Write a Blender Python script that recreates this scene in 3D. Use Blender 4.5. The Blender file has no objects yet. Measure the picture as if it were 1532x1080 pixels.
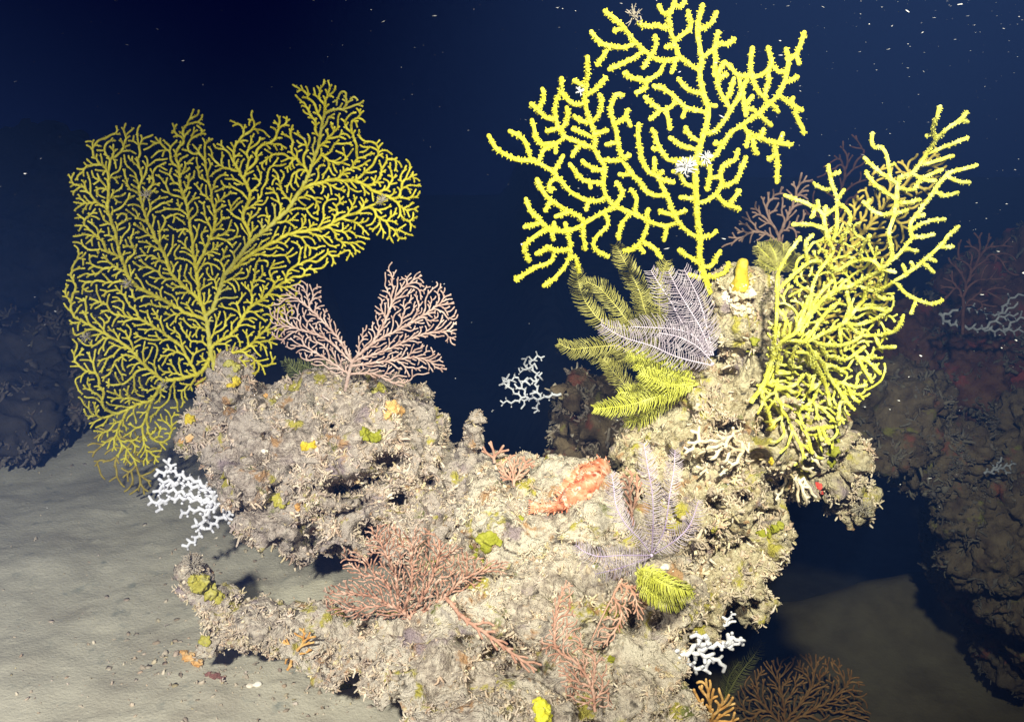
import bpy, math, random
import numpy as np
from mathutils import Vector, noise
from mathutils.bvhtree import BVHTree

RNG = np.random.default_rng(7)
random.seed(7)
SC = bpy.context.scene
COL = SC.collection

# ------------------------------------------------------------------ camera
CAM_Z, PITCH, TH = 1.2, math.radians(18), 0.5206
cam_data = bpy.data.cameras.new('camera')
cam = bpy.data.objects.new('camera', cam_data)
COL.objects.link(cam)
cam.location = (0, 0, CAM_Z)
cam.rotation_euler = (math.radians(90) - PITCH, 0, 0)
cam_data.sensor_width = 36
cam_data.lens = 18 / TH
cam_data.clip_start = 0.02
cam_data.clip_end = 500
SC.camera = cam

# ------------------------------------------------------------------ deep water all round
world = bpy.data.worlds.new('World')
SC.world = world
world.use_nodes = True
bg = world.node_tree.nodes['Background']
bg.inputs['Color'].default_value = (0.07, 0.13, 0.86, 1)
bg.inputs['Strength'].default_value = 0.043

# ------------------------------------------------------------------ the two lamps of the diving vehicle
def lamp(name, loc, target, watts, colour, size_deg, blend, radius):
    d = bpy.data.lights.new(name, 'SPOT')
    d.energy = watts
    d.color = colour
    d.spot_size = math.radians(size_deg)
    d.spot_blend = blend
    d.shadow_soft_size = radius
    o = bpy.data.objects.new(name, d)
    COL.objects.link(o)
    o.location = loc
    o.rotation_euler = (Vector(target) - Vector(loc)).to_track_quat('-Z', 'Y').to_euler()
    return o

lamp('vehicle_lamp', (-0.60, -0.05, 1.50), (-0.85, 1.46, 0.05), 520, (1.0, 0.90, 0.76), 80, 1.0, 0.05)
lamp('vehicle_lamp', (0.34, 0.26, 1.80), (0.47, 1.95, 0.79), 680, (1.0, 0.90, 0.66), 66, 1.0, 0.05)

SC.view_settings.view_transform = 'Standard'
SC.view_settings.look = 'None'
SC.view_settings.exposure = 0.0
SC.view_settings.gamma = 1.0
SC.view_settings.use_curve_mapping = False
SC.render.engine = 'CYCLES'
SC.cycles.use_denoising = True
SC.cycles.max_bounces = 5
SC.cycles.diffuse_bounces = 3
SC.cycles.volume_bounces = 0
SC.cycles.sample_clamp_indirect = 4

# ------------------------------------------------------------------ helpers
FW = np.array([0, math.cos(PITCH), -math.sin(PITCH)])
UP = np.array([0, math.sin(PITCH), math.cos(PITCH)])
EYE = np.array([0, 0, CAM_Z])


def rays(px, py):
    px = np.asarray(px, float); py = np.asarray(py, float)
    a = (px - 766) / 766 * TH
    b = -(py - 540) / 766 * TH
    return FW + a[..., None] * np.array([1.0, 0, 0]) + b[..., None] * UP


def P(px, py, Y):
    """the point at distance Y (metres ahead) that the photograph shows at px, py"""
    d = rays(px, py)
    return EYE + d * (np.asarray(Y, float) / d[..., 1])[..., None]


def mpp(Y):
    return Y * TH / 766 * 1.02          # metres per photo pixel at distance Y


def proj(V):
    d = V - EYE
    t = d @ FW
    return np.stack([766 + d[:, 0] / t / TH * 766, 540 - (d @ UP) / t / TH * 766], 1)


def props(o, label=None, cat=None, group=None, kind=None):
    for k, v in (('label', label), ('category', cat), ('group', group), ('kind', kind)):
        if v: o[k] = v
    return o


def thing(name, label, cat, loc=(0, 0, 0), group=None):
    o = bpy.data.objects.new(name, None)
    o.empty_display_size = 0.02
    COL.objects.link(o)
    o.location = loc
    return props(o, label, cat, group)


def link(name, V, F, mat, parent=None, tint=None, smooth=True):
    """one mesh object; F is a list of arrays of faces (rows of 3 or 4 indices); V in world space"""
    V = np.asarray(V, float)
    if parent is not None:
        V = V - np.array(parent.matrix_basis.translation if parent.parent is None else
                         parent.matrix_basis.translation + parent.parent.matrix_basis.translation)
    me = bpy.data.meshes.new(name)
    F = [np.asarray(f, np.int64) for f in F if len(f)]
    loops = np.concatenate([f.ravel() for f in F])
    sizes = np.concatenate([np.full(len(f), f.shape[1]) for f in F])
    me.vertices.add(len(V)); me.vertices.foreach_set('co', V.astype(np.float32).ravel())
    me.loops.add(len(loops)); me.loops.foreach_set('vertex_index', loops.astype(np.int32))
    me.polygons.add(len(sizes))
    starts = np.concatenate([[0], np.cumsum(sizes)[:-1]])
    me.polygons.foreach_set('loop_start', starts.astype(np.int32))
    me.polygons.foreach_set('loop_total', sizes.astype(np.int32))
    me.polygons.foreach_set('use_smooth', np.full(len(sizes), smooth))
    me.update(calc_edges=True)
    if tint is not None:
        at = me.attributes.new('tint', 'FLOAT_COLOR', 'POINT')
        c = np.ones((len(V), 4), np.float32); c[:, :3] = tint
        at.data.foreach_set('color', c.ravel())
    me.materials.append(mat)
    o = bpy.data.objects.new(name, me)
    COL.objects.link(o)
    if parent is not None: o.parent = parent
    return o


def norm(v):
    return v / np.maximum(np.linalg.norm(v, axis=-1, keepdims=True), 1e-9)


def spline(pts, step):
    """Catmull-Rom through pts, resampled about every step"""
    p = np.asarray(pts, float)
    if len(p) == 2:
        n = max(2, int(np.linalg.norm(p[1] - p[0]) / step) + 1)
        return p[0] + (p[1] - p[0]) * np.linspace(0, 1, n)[:, None]
    q = np.vstack([2 * p[0] - p[1], p, 2 * p[-1] - p[-2]])
    out = []
    for i in range(1, len(q) - 2):
        n = max(1, int(round(np.linalg.norm(q[i + 1] - q[i]) / step)))
        t = np.linspace(0, 1, n, endpoint=False)[:, None]
        a, b, c, d = q[i - 1], q[i], q[i + 1], q[i + 2]
        out.append(0.5 * (2 * b + (c - a) * t + (2 * a - 5 * b + 4 * c - d) * t ** 2 + (3 * b - a - 3 * c + d) * t ** 3))
    out.append(p[-1:])
    return np.vstack(out)


def tubes(chains, k=6, tip=0.8):
    """chains: list of (points n x 3, radii n) -> vertices and faces of round-tipped tubes"""
    Ps, Rs, start, n0 = [], [], [], 0
    for pts, r in chains:
        pts = np.asarray(pts, float); r = np.broadcast_to(np.asarray(r, float), (len(pts),))
        if len(pts) < 2: continue
        t = pts[-1] - pts[-2]
        t = t / max(np.linalg.norm(t), 1e-9)
        pts = np.vstack([pts, pts[-1] + t * r[-1] * tip * 0.6, pts[-1] + t * r[-1] * tip])
        r = np.concatenate([r, [r[-1] * 0.8, r[-1] * 0.28]])
        Ps.append(pts); Rs.append(r); start.append((n0, len(pts))); n0 += len(pts)
    A = np.vstack(Ps); R = np.concatenate(Rs)
    T = np.empty_like(A)
    quads, caps = [], []
    j = np.arange(k)
    for s, n in start:
        seg = A[s:s + n]
        T[s + 1:s + n - 1] = seg[2:] - seg[:-2]
        T[s] = seg[1] - seg[0]; T[s + n - 1] = seg[-1] - seg[-2]
        i = np.arange(s, s + n - 1)[:, None]
        quads.append(np.stack([i * k + j, i * k + (j + 1) % k, (i + 1) * k + (j + 1) % k, (i + 1) * k + j], -1).reshape(-1, 4))
        e = (s + n - 1) * k
        caps.append(np.stack([np.full(k - 2, e), e + np.arange(1, k - 1), e + np.arange(2, k)], -1))
    T = norm(T)
    ref = np.tile(np.array([0.05, 1, 0.1]), (len(A), 1))
    bad = np.abs(T[:, 1]) > 0.93
    ref[bad] = np.array([0.1, 0, 1])
    U = norm(np.cross(T, ref)); W = np.cross(T, U)
    a = (j / k * 2 * math.pi)[None, :, None]
    V = A[:, None] + R[:, None, None] * (np.cos(a) * U[:, None] + np.sin(a) * W[:, None])
    return V.reshape(-1, 3), [np.vstack(quads), np.vstack(caps)]


def merge(parts):
    V, F3, F4, n = [], [], [], 0
    for v, fs in parts:
        for f in fs:
            if len(f): (F3 if f.shape[1] == 3 else F4).append(np.asarray(f) + n)
        V.append(v); n += len(v)
    return np.vstack(V), [np.vstack(f) for f in (F3, F4) if f]


def instances(tv, tf, pos, nrm, scale, spin=None, rng=RNG):
    """copies of a template (z up) at pos along nrm"""
    n = len(pos)
    z = norm(nrm)
    a = norm(rng.normal(size=(n, 3)))
    x = norm(np.cross(a, z)); y = np.cross(z, x)
    M = np.stack([x, y, z], -1) * np.asarray(scale).reshape(n, -1)[:, None, :]
    V = np.einsum('nij,vj->nvi', M, tv) + pos[:, None]
    off = (np.arange(n) * len(tv))[:, None, None]
    return V.reshape(-1, 3), [(f[None] + off).reshape(-1, f.shape[1]) for f in tf]


def fbm(V, scale, oct=4, off=0.0):
    return np.array([noise.fractal(Vector((x * scale + off, y * scale - off, z * scale + off * .5)), 0.9, 2.1, oct) for x, y, z in V.tolist()])


def nz(x, y, s, off=0.0):
    return noise.noise(Vector((x * s + off, y * s - off, off)))


# ------------------------------------------------------------------ materials
def mat(name, cols, scale=30, rough=0.75, bump=0.4, bscale=200, spec=0.3, tint=False, patches=(), sss=0.0, detail=6, bdist=0.004, emit=None):
    """procedural: noise between two or three colours, optional growth patches, fine bump"""
    m = bpy.data.materials.new(name); m.use_nodes = True
    nt = m.node_tree; N = nt.nodes; L = nt.links
    b = N['Principled BSDF']
    b.inputs['Roughness'].default_value = rough
    b.inputs['Specular IOR Level'].default_value = spec
    geo = N.new('ShaderNodeNewGeometry')
    def tex(s, d=detail, off=0.0, rgh=0.6):
        t = N.new('ShaderNodeTexNoise'); t.inputs['Scale'].default_value = s
        t.inputs['Detail'].default_value = d; t.inputs['Roughness'].default_value = rgh
        if off:
            a = N.new('ShaderNodeVectorMath'); a.operation = 'ADD'; a.inputs[1].default_value = (off, off * .7, -off)
            L.new(geo.outputs['Position'], a.inputs[0]); L.new(a.outputs[0], t.inputs['Vector'])
        else:
            L.new(geo.outputs['Position'], t.inputs['Vector'])
        return t
    t = tex(scale)
    r = N.new('ShaderNodeValToRGB')
    n = len(cols)
    while len(r.color_ramp.elements) < n: r.color_ramp.elements.new(0.5)
    for i, c in enumerate(cols):
        r.color_ramp.elements[i].position = 0.34 + 0.32 * i / max(1, n - 1)
        r.color_ramp.elements[i].color = (*c, 1)
    L.new(t.outputs['Fac'], r.inputs['Fac'])
    out = r.outputs['Color']
    for i, (c, s, lo, hi) in enumerate(patches):
        pt = tex(s, 4, 3.1 * (i + 1))
        mr = N.new('ShaderNodeMapRange'); mr.inputs['From Min'].default_value = lo; mr.inputs['From Max'].default_value = hi
        L.new(pt.outputs['Fac'], mr.inputs['Value'])
        mx = N.new('ShaderNodeMix'); mx.data_type = 'RGBA'
        L.new(mr.outputs[0], mx.inputs['Factor']); L.new(out, mx.inputs['A']); mx.inputs['B'].default_value = (*c, 1)
        out = mx.outputs['Result']
    if tint:
        at = N.new('ShaderNodeAttribute'); at.attribute_name = 'tint'
        mx = N.new('ShaderNodeMix'); mx.data_type = 'RGBA'; mx.blend_type = 'MULTIPLY'; mx.inputs['Factor'].default_value = 1
        L.new(out, mx.inputs['A']); L.new(at.outputs['Color'], mx.inputs['B'])
        out = mx.outputs['Result']
    L.new(out, b.inputs['Base Color'])
    if bump:
        bt = tex(bscale, 4, 1.7)
        bm = N.new('ShaderNodeBump'); bm.inputs['Strength'].default_value = bump; bm.inputs['Distance'].default_value = bdist
        L.new(bt.outputs['Fac'], bm.inputs['Height']); L.new(bm.outputs['Normal'], b.inputs['Normal'])
    return m


M_SAND = mat('silty_sand', [(.35, .315, .245), (.42, .385, .30), (.48, .44, .345)], 6, .95, .45, 140, .1, bdist=.008,
             patches=[((.24, .24, .20), 22, .60, .75)])
M_DIMSAND = mat('dimmed_sand', [(.15, .11, .055), (.20, .15, .08), (.24, .185, .10)], 5, .95, .35, 60, .1, bdist=.01)  # seabed darkened: the dimness of the far right slope is in the colour
ROCK_PATCH = [((.60, .53, .43), 8, .48, .58), ((.44, .38, .08), 17, .585, .65), ((.42, .25, .13), 19, .605, .67), ((.32, .25, .26), 13, .58, .68), ((.13, .11, .09), 30, .60, .70), ((.20, .21, .07), 15, .64, .70)]
M_ROCK = mat('crusted_rock', [(.25, .20, .165), (.48, .405, .325), (.66, .575, .465)], 75, .95, 1.0, 150, .1, patches=ROCK_PATCH, bdist=.014, detail=9)
M_CRUST = mat('crust', [(.42, .355, .295), (.58, .50, .41), (.70, .63, .52)], 40, .9, .5, 300, .15, tint=True)
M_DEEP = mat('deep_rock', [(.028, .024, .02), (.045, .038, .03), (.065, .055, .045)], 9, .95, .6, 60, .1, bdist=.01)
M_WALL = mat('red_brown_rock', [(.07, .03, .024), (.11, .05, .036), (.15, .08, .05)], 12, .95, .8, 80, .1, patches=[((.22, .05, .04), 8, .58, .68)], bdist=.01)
M_MOUND = mat('cool_lit_crusted_rock', [(.22, .175, .15), (.43, .355, .305), (.58, .50, .43)], 75, .95, 1.0, 150, .1, patches=[((.46, .39, .34), 8, .48, .58)] + ROCK_PATCH[1:], bdist=.014, detail=9)  # same rock, darker and pinker: weaker, cooler light put into the colour
M_MCRUST = mat('cool_lit_crust', [(.39, .325, .285), (.54, .46, .40), (.65, .575, .505)], 40, .9, .5, 300, .15, tint=True)  # crust of the mound, with that dimmer, cooler light in its colours
M_PILLAR = mat('ochre_crusted_rock', [(.24, .18, .10), (.48, .40, .26), (.66, .58, .40)], 75, .95, 1.0, 150, .1, patches=[((.58, .50, .34), 8, .50, .60), ((.46, .40, .08), 15, .56, .63)] + ROCK_PATCH[2:], bdist=.014, detail=9)
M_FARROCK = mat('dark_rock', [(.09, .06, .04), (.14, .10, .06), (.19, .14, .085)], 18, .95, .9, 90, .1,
                patches=[((.22, .08, .05), 9, .60, .68), ((.20, .18, .05), 11, .62, .70)], bdist=.01)
M_YEL = mat('yellow_polyps', [(.56, .50, .03), (.68, .64, .045), (.78, .76, .10)], 120, .7, .5, 700, .25, bdist=.002)
M_YEL_L = mat('mustard_polyps', [(.36, .31, .02), (.48, .42, .03), (.58, .53, .07)], 70, .7, .5, 700, .25, bdist=.002)
M_YEL_R = mat('lemon_polyps', [(.58, .54, .05), (.74, .72, .11), (.84, .83, .28)], 60, .7, .5, 700, .25, bdist=.002)
M_OLIVE = mat('olive_polyps', [(.26, .19, .03), (.38, .29, .05), (.46, .36, .07)], 60, .8, .5, 700, .2, bdist=.002)
M_STEM = mat('fan_stem', [(.36, .32, .03), (.42, .38, .06), (.46, .42, .10)], 60, .8, .4, 500, .2, bdist=.002)
M_PINK = mat('pink_polyps', [(.33, .21, .18), (.43, .30, .26), (.52, .40, .36)], 60, .8, .5, 600, .2, bdist=.002)
M_PINKO = mat('salmon_polyps', [(.33, .165, .115), (.45, .25, .18), (.55, .37, .29)], 50, .8, .5, 600, .2, bdist=.002)
M_ORANGE = mat('orange_polyps', [(.46, .22, .06), (.60, .33, .10), (.68, .44, .18)], 50, .8, .5, 600, .2, bdist=.002)
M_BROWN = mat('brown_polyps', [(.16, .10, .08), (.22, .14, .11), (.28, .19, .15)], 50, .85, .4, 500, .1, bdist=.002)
M_RUST = mat('rust_polyps', [(.24, .10, .05), (.34, .15, .07), (.40, .20, .09)], 50, .85, .4, 500, .1, bdist=.002)
M_DIMRED = mat('dimmed_red_polyps', [(.07, .035, .03), (.11, .05, .04), (.14, .07, .055)], 50, .85, .4, 500, .1, bdist=.002)  # red polyps darkened so that far fans look barely lit
M_DIMWHITE = mat('dimmed_white_coral', [(.22, .22, .24), (.30, .30, .32), (.36, .36, .38)], 60, .6, .4, 400, .3, bdist=.002)  # white coral turned down to grey, dimness of distance painted in
M_WHITE = mat('white_coral', [(.56, .55, .60), (.64, .63, .68), (.70, .69, .73)], 60, .6, .4, 400, .3, bdist=.002)
M_CREAM = mat('cream_coral', [(.48, .36, .22), (.70, .58, .42), (.84, .78, .68)], 26, .65, .5, 300, .3, bdist=.003)
M_LILAC = mat('lilac_pinnules', [(.32, .26, .34), (.42, .36, .43), (.50, .45, .52)], 40, .8, .3, 500, .2, bdist=.002)
M_LILACARM = mat('lilac_arm', [(.46, .39, .50), (.58, .52, .62)], 60, .7, .3, 500, .2, bdist=.002)
M_VIOLET = mat('violet_pinnules', [(.36, .29, .38), (.44, .37, .45), (.52, .46, .50)], 40, .8, .3, 500, .2, bdist=.002)
M_VIOLETARM = mat('violet_arm', [(.36, .27, .46), (.50, .41, .60)], 40, .7, .3, 500, .2, bdist=.002)
M_GREENY = mat('yellow_green_pinnules', [(.46, .46, .06), (.58, .58, .10), (.66, .66, .18)], 40, .8, .3, 500, .2, bdist=.002)
M_OLIVEF = mat('olive_pinnules', [(.34, .31, .07), (.46, .42, .12), (.54, .50, .18)], 40, .8, .3, 500, .2, bdist=.002)
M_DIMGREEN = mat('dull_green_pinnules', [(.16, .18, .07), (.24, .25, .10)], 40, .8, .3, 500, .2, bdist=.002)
M_SPONGE = mat('yellow_sponge', [(.44, .30, .02), (.54, .40, .03), (.62, .52, .08)], 60, .8, .6, 250, .2, bdist=.003)
M_LIME = mat('lime_sponge', [(.18, .18, .016), (.25, .25, .02), (.32, .31, .05)], 50, .75, .6, 250, .2, bdist=.003)
M_MUSTARD = mat('mustard_sponge', [(.30, .26, .04), (.37, .33, .06), (.46, .42, .16)], 50, .85, .7, 200, .2, bdist=.004)
M_ORSPONGE = mat('orange_sponge', [(.52, .26, .08), (.62, .36, .14), (.64, .48, .28)], 50, .8, .6, 250, .2, bdist=.003)
M_RED = mat('red_sponge', [(.55, .05, .04), (.68, .10, .08)], 60, .7, .6, 250, .2, bdist=.003)
M_DULLRED = mat('dull_red_sponge', [(.16, .07, .06), (.24, .11, .09)], 60, .8, .6, 250, .2, bdist=.003)
M_PALE = mat('pale_flesh', [(.62, .52, .40), (.74, .66, .54), (.80, .74, .64)], 40, .6, .4, 250, .3, bdist=.003)
M_FISH = mat('orange_fish_skin', [(.46, .12, .06), (.56, .22, .12), (.60, .38, .27)], 55, .55, .6, 260, .35, bdist=.003,
             patches=[((.66, .52, .42), 40, .54, .62), ((.32, .07, .04), 46, .58, .64)])
M_FIN = mat('orange_fin', [(.68, .16, .08), (.74, .30, .18), (.80, .56, .44)], 90, .6, .3, 300, .3, bdist=.002)
M_EYE = mat('fish_eye', [(.02, .02, .02), (.03, .03, .03)], 10, .15, 0, 10, .5)
M_SNOW = mat('marine_snow', [(.25, .25, .27), (.55, .54, .56)], 90, .9, 0, 10, .1)
M_GREY = mat('grey_tuft', [(.30, .26, .21), (.42, .37, .31)], 60, .9, .3, 300, .1)

# ------------------------------------------------------------------ seabed
def sm(a, b, x):
    t = np.clip((x - a) / (b - a), 0, 1)
    return t * t * (3 - 2 * t)


def ground_z(x, y):
    z = -1.1 * sm(2.25, 3.6, y) * sm(-0.9, 0.1, x)              # the slope falls away behind the outcrop
    z = np.minimum(z, -1.5 * sm(.22, .70, x + .25 * (y - 1.6)))      # and steeply to its right
    z = z - 0.25 * sm(4.0, 7.0, y) - 1.2 * sm(3.2, 4.6, y) * (1 - sm(-.4, .4, x))
    z = z + 0.22 * np.exp(-(((x - 2.05) / .5) ** 2 + ((y - 4.25) / .25) ** 2))
    z = z - 0.7 * sm(4.3, 5.0, y) * sm(.5, .9, x)                # dark hollow beyond the sand bank
    return z


def build_seabed():
    u = np.linspace(-1, 1, 420); v = np.linspace(0, 1, 360)
    xs = 2.2 * u + 26 * np.sign(u) * np.abs(u) ** 9
    ys = 0.4 + 3.6 * v + 24 * v ** 11
    X, Y = np.meshgrid(xs, ys)
    Z = ground_z(X, Y)
    near = (Y < 5) & (np.abs(X) < 4)
    add = np.zeros(X.shape)
    add[near] = [noise.fractal(Vector((a * 3, b * 3, .3)), .9, 2.1, 4) * .016 + noise.noise(Vector((a * 19, b * 19, 2))) * .0022
                 + max(0, noise.noise(Vector((a * 46, b * 46, 9))) - .36) * .016 for a, b in zip(X[near], Y[near])]
    V = np.stack([X, Y, Z + add], -1).reshape(-1, 3)
    n, m = X.shape
    i = np.arange(n - 1)[:, None] * m + np.arange(m - 1)
    F = np.stack([i, i + 1, i + m + 1, i + m], -1).reshape(-1, 4)
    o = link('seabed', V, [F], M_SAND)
    o.data.materials.append(M_DIMSAND)
    o.data.polygons.foreach_set('material_index', (V[F].mean(1)[:, 2] < -.22).astype(np.int32))  # the low slope gets the copy with dimness in its colour
    props(o, kind='structure')
    return V, F


SEA_V, SEA_F = build_seabed()

# ------------------------------------------------------------------ rocks
def ico(sub):
    import bmesh
    bm = bmesh.new(); bmesh.ops.create_icosphere(bm, subdivisions=sub, radius=1)
    v = np.array([x.co[:] for x in bm.verts]); f = np.array([[x.index for x in q.verts] for q in bm.faces]); bm.free()
    return v, f


ICO1, ICO2, ICO3 = ico(1), ico(2), ico(3)


def fuse(parts, voxel):
    """union of closed shapes as one skin"""
    V, F = merge([(v, [f]) for v, f in parts])
    me = bpy.data.meshes.new('fuse'); me.from_pydata(V.tolist(), [], F[0].tolist())
    o = bpy.data.objects.new('fuse', me); COL.objects.link(o)
    m = o.modifiers.new('r', 'REMESH'); m.mode = 'VOXEL'; m.voxel_size = voxel
    dg = bpy.context.evaluated_depsgraph_get(); dg.update()
    e = o.evaluated_get(dg).to_mesh()
    nv = len(e.vertices); v = np.empty(nv * 3, np.float32); e.vertices.foreach_get('co', v)
    q = np.empty(len(e.loops), np.int32); e.loops.foreach_get('vertex_index', q)
    tot = np.empty(len(e.polygons), np.int32); e.polygons.foreach_get('loop_total', tot)
    assert (tot == 4).all()
    v = v.reshape(-1, 3).astype(float); q = q.reshape(-1, 4)
    o.evaluated_get(dg).to_mesh_clear()
    bpy.data.objects.remove(o); bpy.data.meshes.remove(me)
    return v, q


def vnormals(V, Q):
    n = np.cross(V[Q[:, 2]] - V[Q[:, 0]], V[Q[:, 3]] - V[Q[:, 1]])
    out = np.zeros_like(V)
    for k in range(4): np.add.at(out, Q[:, k], n)
    return norm(out)


def relax(V, Q, it):
    for _ in range(it):
        s = np.zeros_like(V); c = np.zeros(len(V))
        for k in range(4):
            for j in (1, 3):
                np.add.at(s, Q[:, k], V[Q[:, (k + j) % 4]]); np.add.at(c, Q[:, k], 1)
        V = 0.5 * V + 0.5 * s / c[:, None]
    return V


def rock_skin(blobs, voxel, seed, lump=.048, fine=.017, knobs=0, pits=()):
    """blobs: (px, py, rx px, ry px, distance, half depth m)"""
    rng = np.random.default_rng(seed)
    parts = []
    for px, py, rx, ry, Y, rd in blobs:
        c = P(px, py, Y); s = mpp(Y)
        v = ICO3[0].copy()
        v *= np.array([rx * s, rd, ry * s])
        parts.append((v + c, ICO3[1]))
        for _ in range(int(knobs)):
            d = norm(rng.normal(size=3)); r = rng.uniform(.12, .30) * min(rx, ry) * s
            parts.append((ICO2[0] * r * rng.uniform(.7, 1.3, 3) + c + d * np.array([rx * s, rd, ry * s]) * rng.uniform(.85, 1.02), ICO2[1]))
    V, Q = fuse(parts, voxel)
    V = relax(V, Q, 3)
    N = vnormals(V, Q)
    d = fbm(V, 7, 3, seed) * lump
    f = fbm(V, 34, 4, seed + 3) * fine
    g = np.array([noise.turbulence(Vector((x * 75, y * 75, z * 75 + seed)), 2, True) for x, y, z in V.tolist()])
    vor = np.array([noise.voronoi(Vector((x * 26, y * 26, z * 26 + seed)))[0][0] for x, y, z in V.tolist()])
    hole = np.array([noise.noise(Vector((x * 13, y * 13, z * 13 + 50 + seed))) for x, y, z in V.tolist()])
    up = np.clip(N[:, 2], 0, 1)
    crev = np.array([noise.noise(Vector((x * 15, y * 15, z * 15 + 20 + seed))) for x, y, z in V.tolist()])
    d = d - lump * .8 * np.exp(-(crev / .07) ** 2) * (1 - .6 * up)
    d = d + f * (1 - .5 * up) + (g - .35) * fine * .55 * (1 - .3 * up) + (0.5 - vor) * fine * .9 - np.clip(hole - .22, 0, .4) * lump * 2.6 * (1 - .75 * up)
    V = V + N * d[:, None]
    if pits:
        pj = proj(V)
        for px, py, rx, ry, dep in pits:
            w = np.exp(-(((pj[:, 0] - px) / rx) ** 2 + ((pj[:, 1] - py) / ry) ** 2) ** 2)
            front = (N @ norm(EYE - P(px, py, 2.0))) > -.2
            away = norm(V - EYE)
            V = V + away * (w * dep * front)[:, None]
    N = vnormals(V, Q)
    return V, Q, N


TWIGS = []
def make_templates():
    rng = np.random.default_rng(3)
    for kind in range(8):
        ch = []
        nf = [1, 1, 2, 3, 4, 5, 3, 1][kind]
        for i in range(nf):
            d = norm(np.array([rng.normal() * .55, rng.normal() * .55, 1.0]))
            if kind == 7: d = norm(np.array([1.0, .2, .35]))
            n = 4
            p = [np.array([rng.normal() * .10, rng.normal() * .10, -.15])]
            for _ in range(n):
                d = norm(d + rng.normal(size=3) * .33); p.append(p[-1] + d * (1.0 / n) * rng.uniform(.7, 1.15))
            r = np.linspace(.16, .10, len(p)) * rng.uniform(.55, 1.25)
            ch.append((np.array(p), r))
            if kind in (1, 3, 5):
                q = p[2]; d2 = norm(d + rng.normal(size=3) * .9)
                ch.append((np.array([q, q + d2 * .22, q + d2 * .42 + rng.normal(size=3) * .06]), [.14, .13, .11]))
        TWIGS.append(tubes(ch, 4))
make_templates()
NODS = []
def make_nods():
    rng = np.random.default_rng(5)
    for _ in range(4):
        v = ICO1[0].copy()
        v = v * (1 + rng.normal(size=(len(v), 1)) * .34) * rng.uniform(.5, 1.3, 3)
        NODS.append((v, [ICO1[1]]))
make_nods()

CRUST_TINTS = np.array([(1, .97, .9), (.95, .9, .86), (1.05, 1.0, .92), (.84, .77, .70), (.88, .80, .76), (.98, .88, .76),
                        (.92, .87, .62), (.74, .68, .61), (1.1, 1.07, 1.0), (.86, .72, .62), (.90, .86, .88), (1.02, .98, .82), (.97, .93, .85), (.9, .86, .8)])


def scatter(name, skin, count, size, parent, seed, m=None, region=None, nod=.3, tints=CRUST_TINTS, dim=1.0, upless=.55, kind='stuff'):
    """loose crust: thousands of little twigs, stubs and nodules standing on a rock skin"""
    rng = np.random.default_rng(seed)
    V, Q, N = skin
    a = np.linalg.norm(np.cross(V[Q[:, 2]] - V[Q[:, 0]], V[Q[:, 3]] - V[Q[:, 1]]), axis=1)
    c = V[Q].mean(1); n = N[Q].mean(1)
    vis = np.einsum('ij,ij->i', n, norm(EYE - c))
    w = a * np.where(vis > -.35, 1, 0) * (1 - upless * np.clip(n[:, 2], 0, 1))
    dens = np.array([noise.fractal(Vector((x * 11, y * 11, z * 11 + seed)), .9, 2.2, 3) for x, y, z in c.tolist()])
    w = w * np.clip(3.2 * (dens - .02), .035, 1.2)
    if region is not None: w = w * region(proj(c))
    idx = rng.choice(len(Q), count, p=w / w.sum())
    u = rng.random((count, 4)); u /= u.sum(1, keepdims=True)
    pos = np.einsum('nk,nki->ni', u, V[Q[idx]])
    pos = pos - n[idx] * size[0] * .25
    nn = norm(n[idx] + rng.normal(size=(count, 3)) * .55 + np.array([0, 0, .12]))
    parts, tl = [], []
    isn = rng.random(count) < nod
    pick = rng.integers(0, 1000, count)
    for grp, lib, k in ((False, TWIGS, 1.0), (True, NODS, .34)):
        for j in range(len(lib)):
            s = np.where((isn == grp) & (pick % len(lib) == j))[0]
            if not len(s): continue
            sc = (size[0] + (size[1] - size[0]) * rng.random((len(s), 1)) ** 1.8) * k * np.ones((1, 3))
            sc[:, :2] *= rng.uniform(.7, 1.4, (len(s), 1))
            v, f = instances(lib[j][0], lib[j][1], pos[s], nn[s], sc, rng=rng)
            parts.append((v, f))
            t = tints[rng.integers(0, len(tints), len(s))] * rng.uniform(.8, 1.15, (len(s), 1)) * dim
            tl.append(np.repeat(t, len(lib[j][0]), 0))
    v, f = merge(parts)
    o = link(name, v, f, m or M_CRUST, parent, np.vstack(tl))
    return props(o, kind=kind)


outcrop = thing('rock_outcrop', 'big sediment crusted rock outcrop with left mound, low front ledge and tall right pillar', 'rock', tuple(P(760, 1000, 1.7)))

MOUND = [(405, 655, 112, 76, 2.02, .22), (505, 650, 130, 95, 2.05, .25), (345, 600, 48, 48, 2.05, .10), (350, 565, 30, 24, 2.06, .06),
         (430, 605, 40, 34, 2.05, .10), (580, 614, 58, 42, 2.08, .14), (620, 670, 56, 58, 2.05, .2), (684, 704, 38, 36, 2.02, .14), (720, 720, 55, 40, 1.98, .14),
         (714, 672, 18, 44, 1.99, .035), (713, 640, 12, 30, 1.99, .025), (714, 624, 10, 12, 1.99, .018), (696, 690, 24, 34, 2.0, .05), (430, 755, 72, 56, 1.95, .15), (530, 770, 100, 42, 1.96, .16), (450, 805, 38, 24, 1.93, .08),
         (640, 755, 95, 58, 1.92, .2), (520, 805, 50, 22, 1.95, .08), (300, 650, 30, 42, 2.03, .08)]
MOUND_PITS = [(516, 732, 30, 13, .16), (600, 748, 17, 14, .18), (584, 690, 26, 12, .12), (470, 805, 10, 18, .1), (560, 795, 26, 16, .2),
              (498, 640, 8, 10, .08), (398, 652, 7, 6, .05), (336, 640, 5, 9, .06), (640, 720, 14, 10, .1), (440, 700, 6, 6, .05), (550, 716, 24, 8, .1)]
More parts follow.
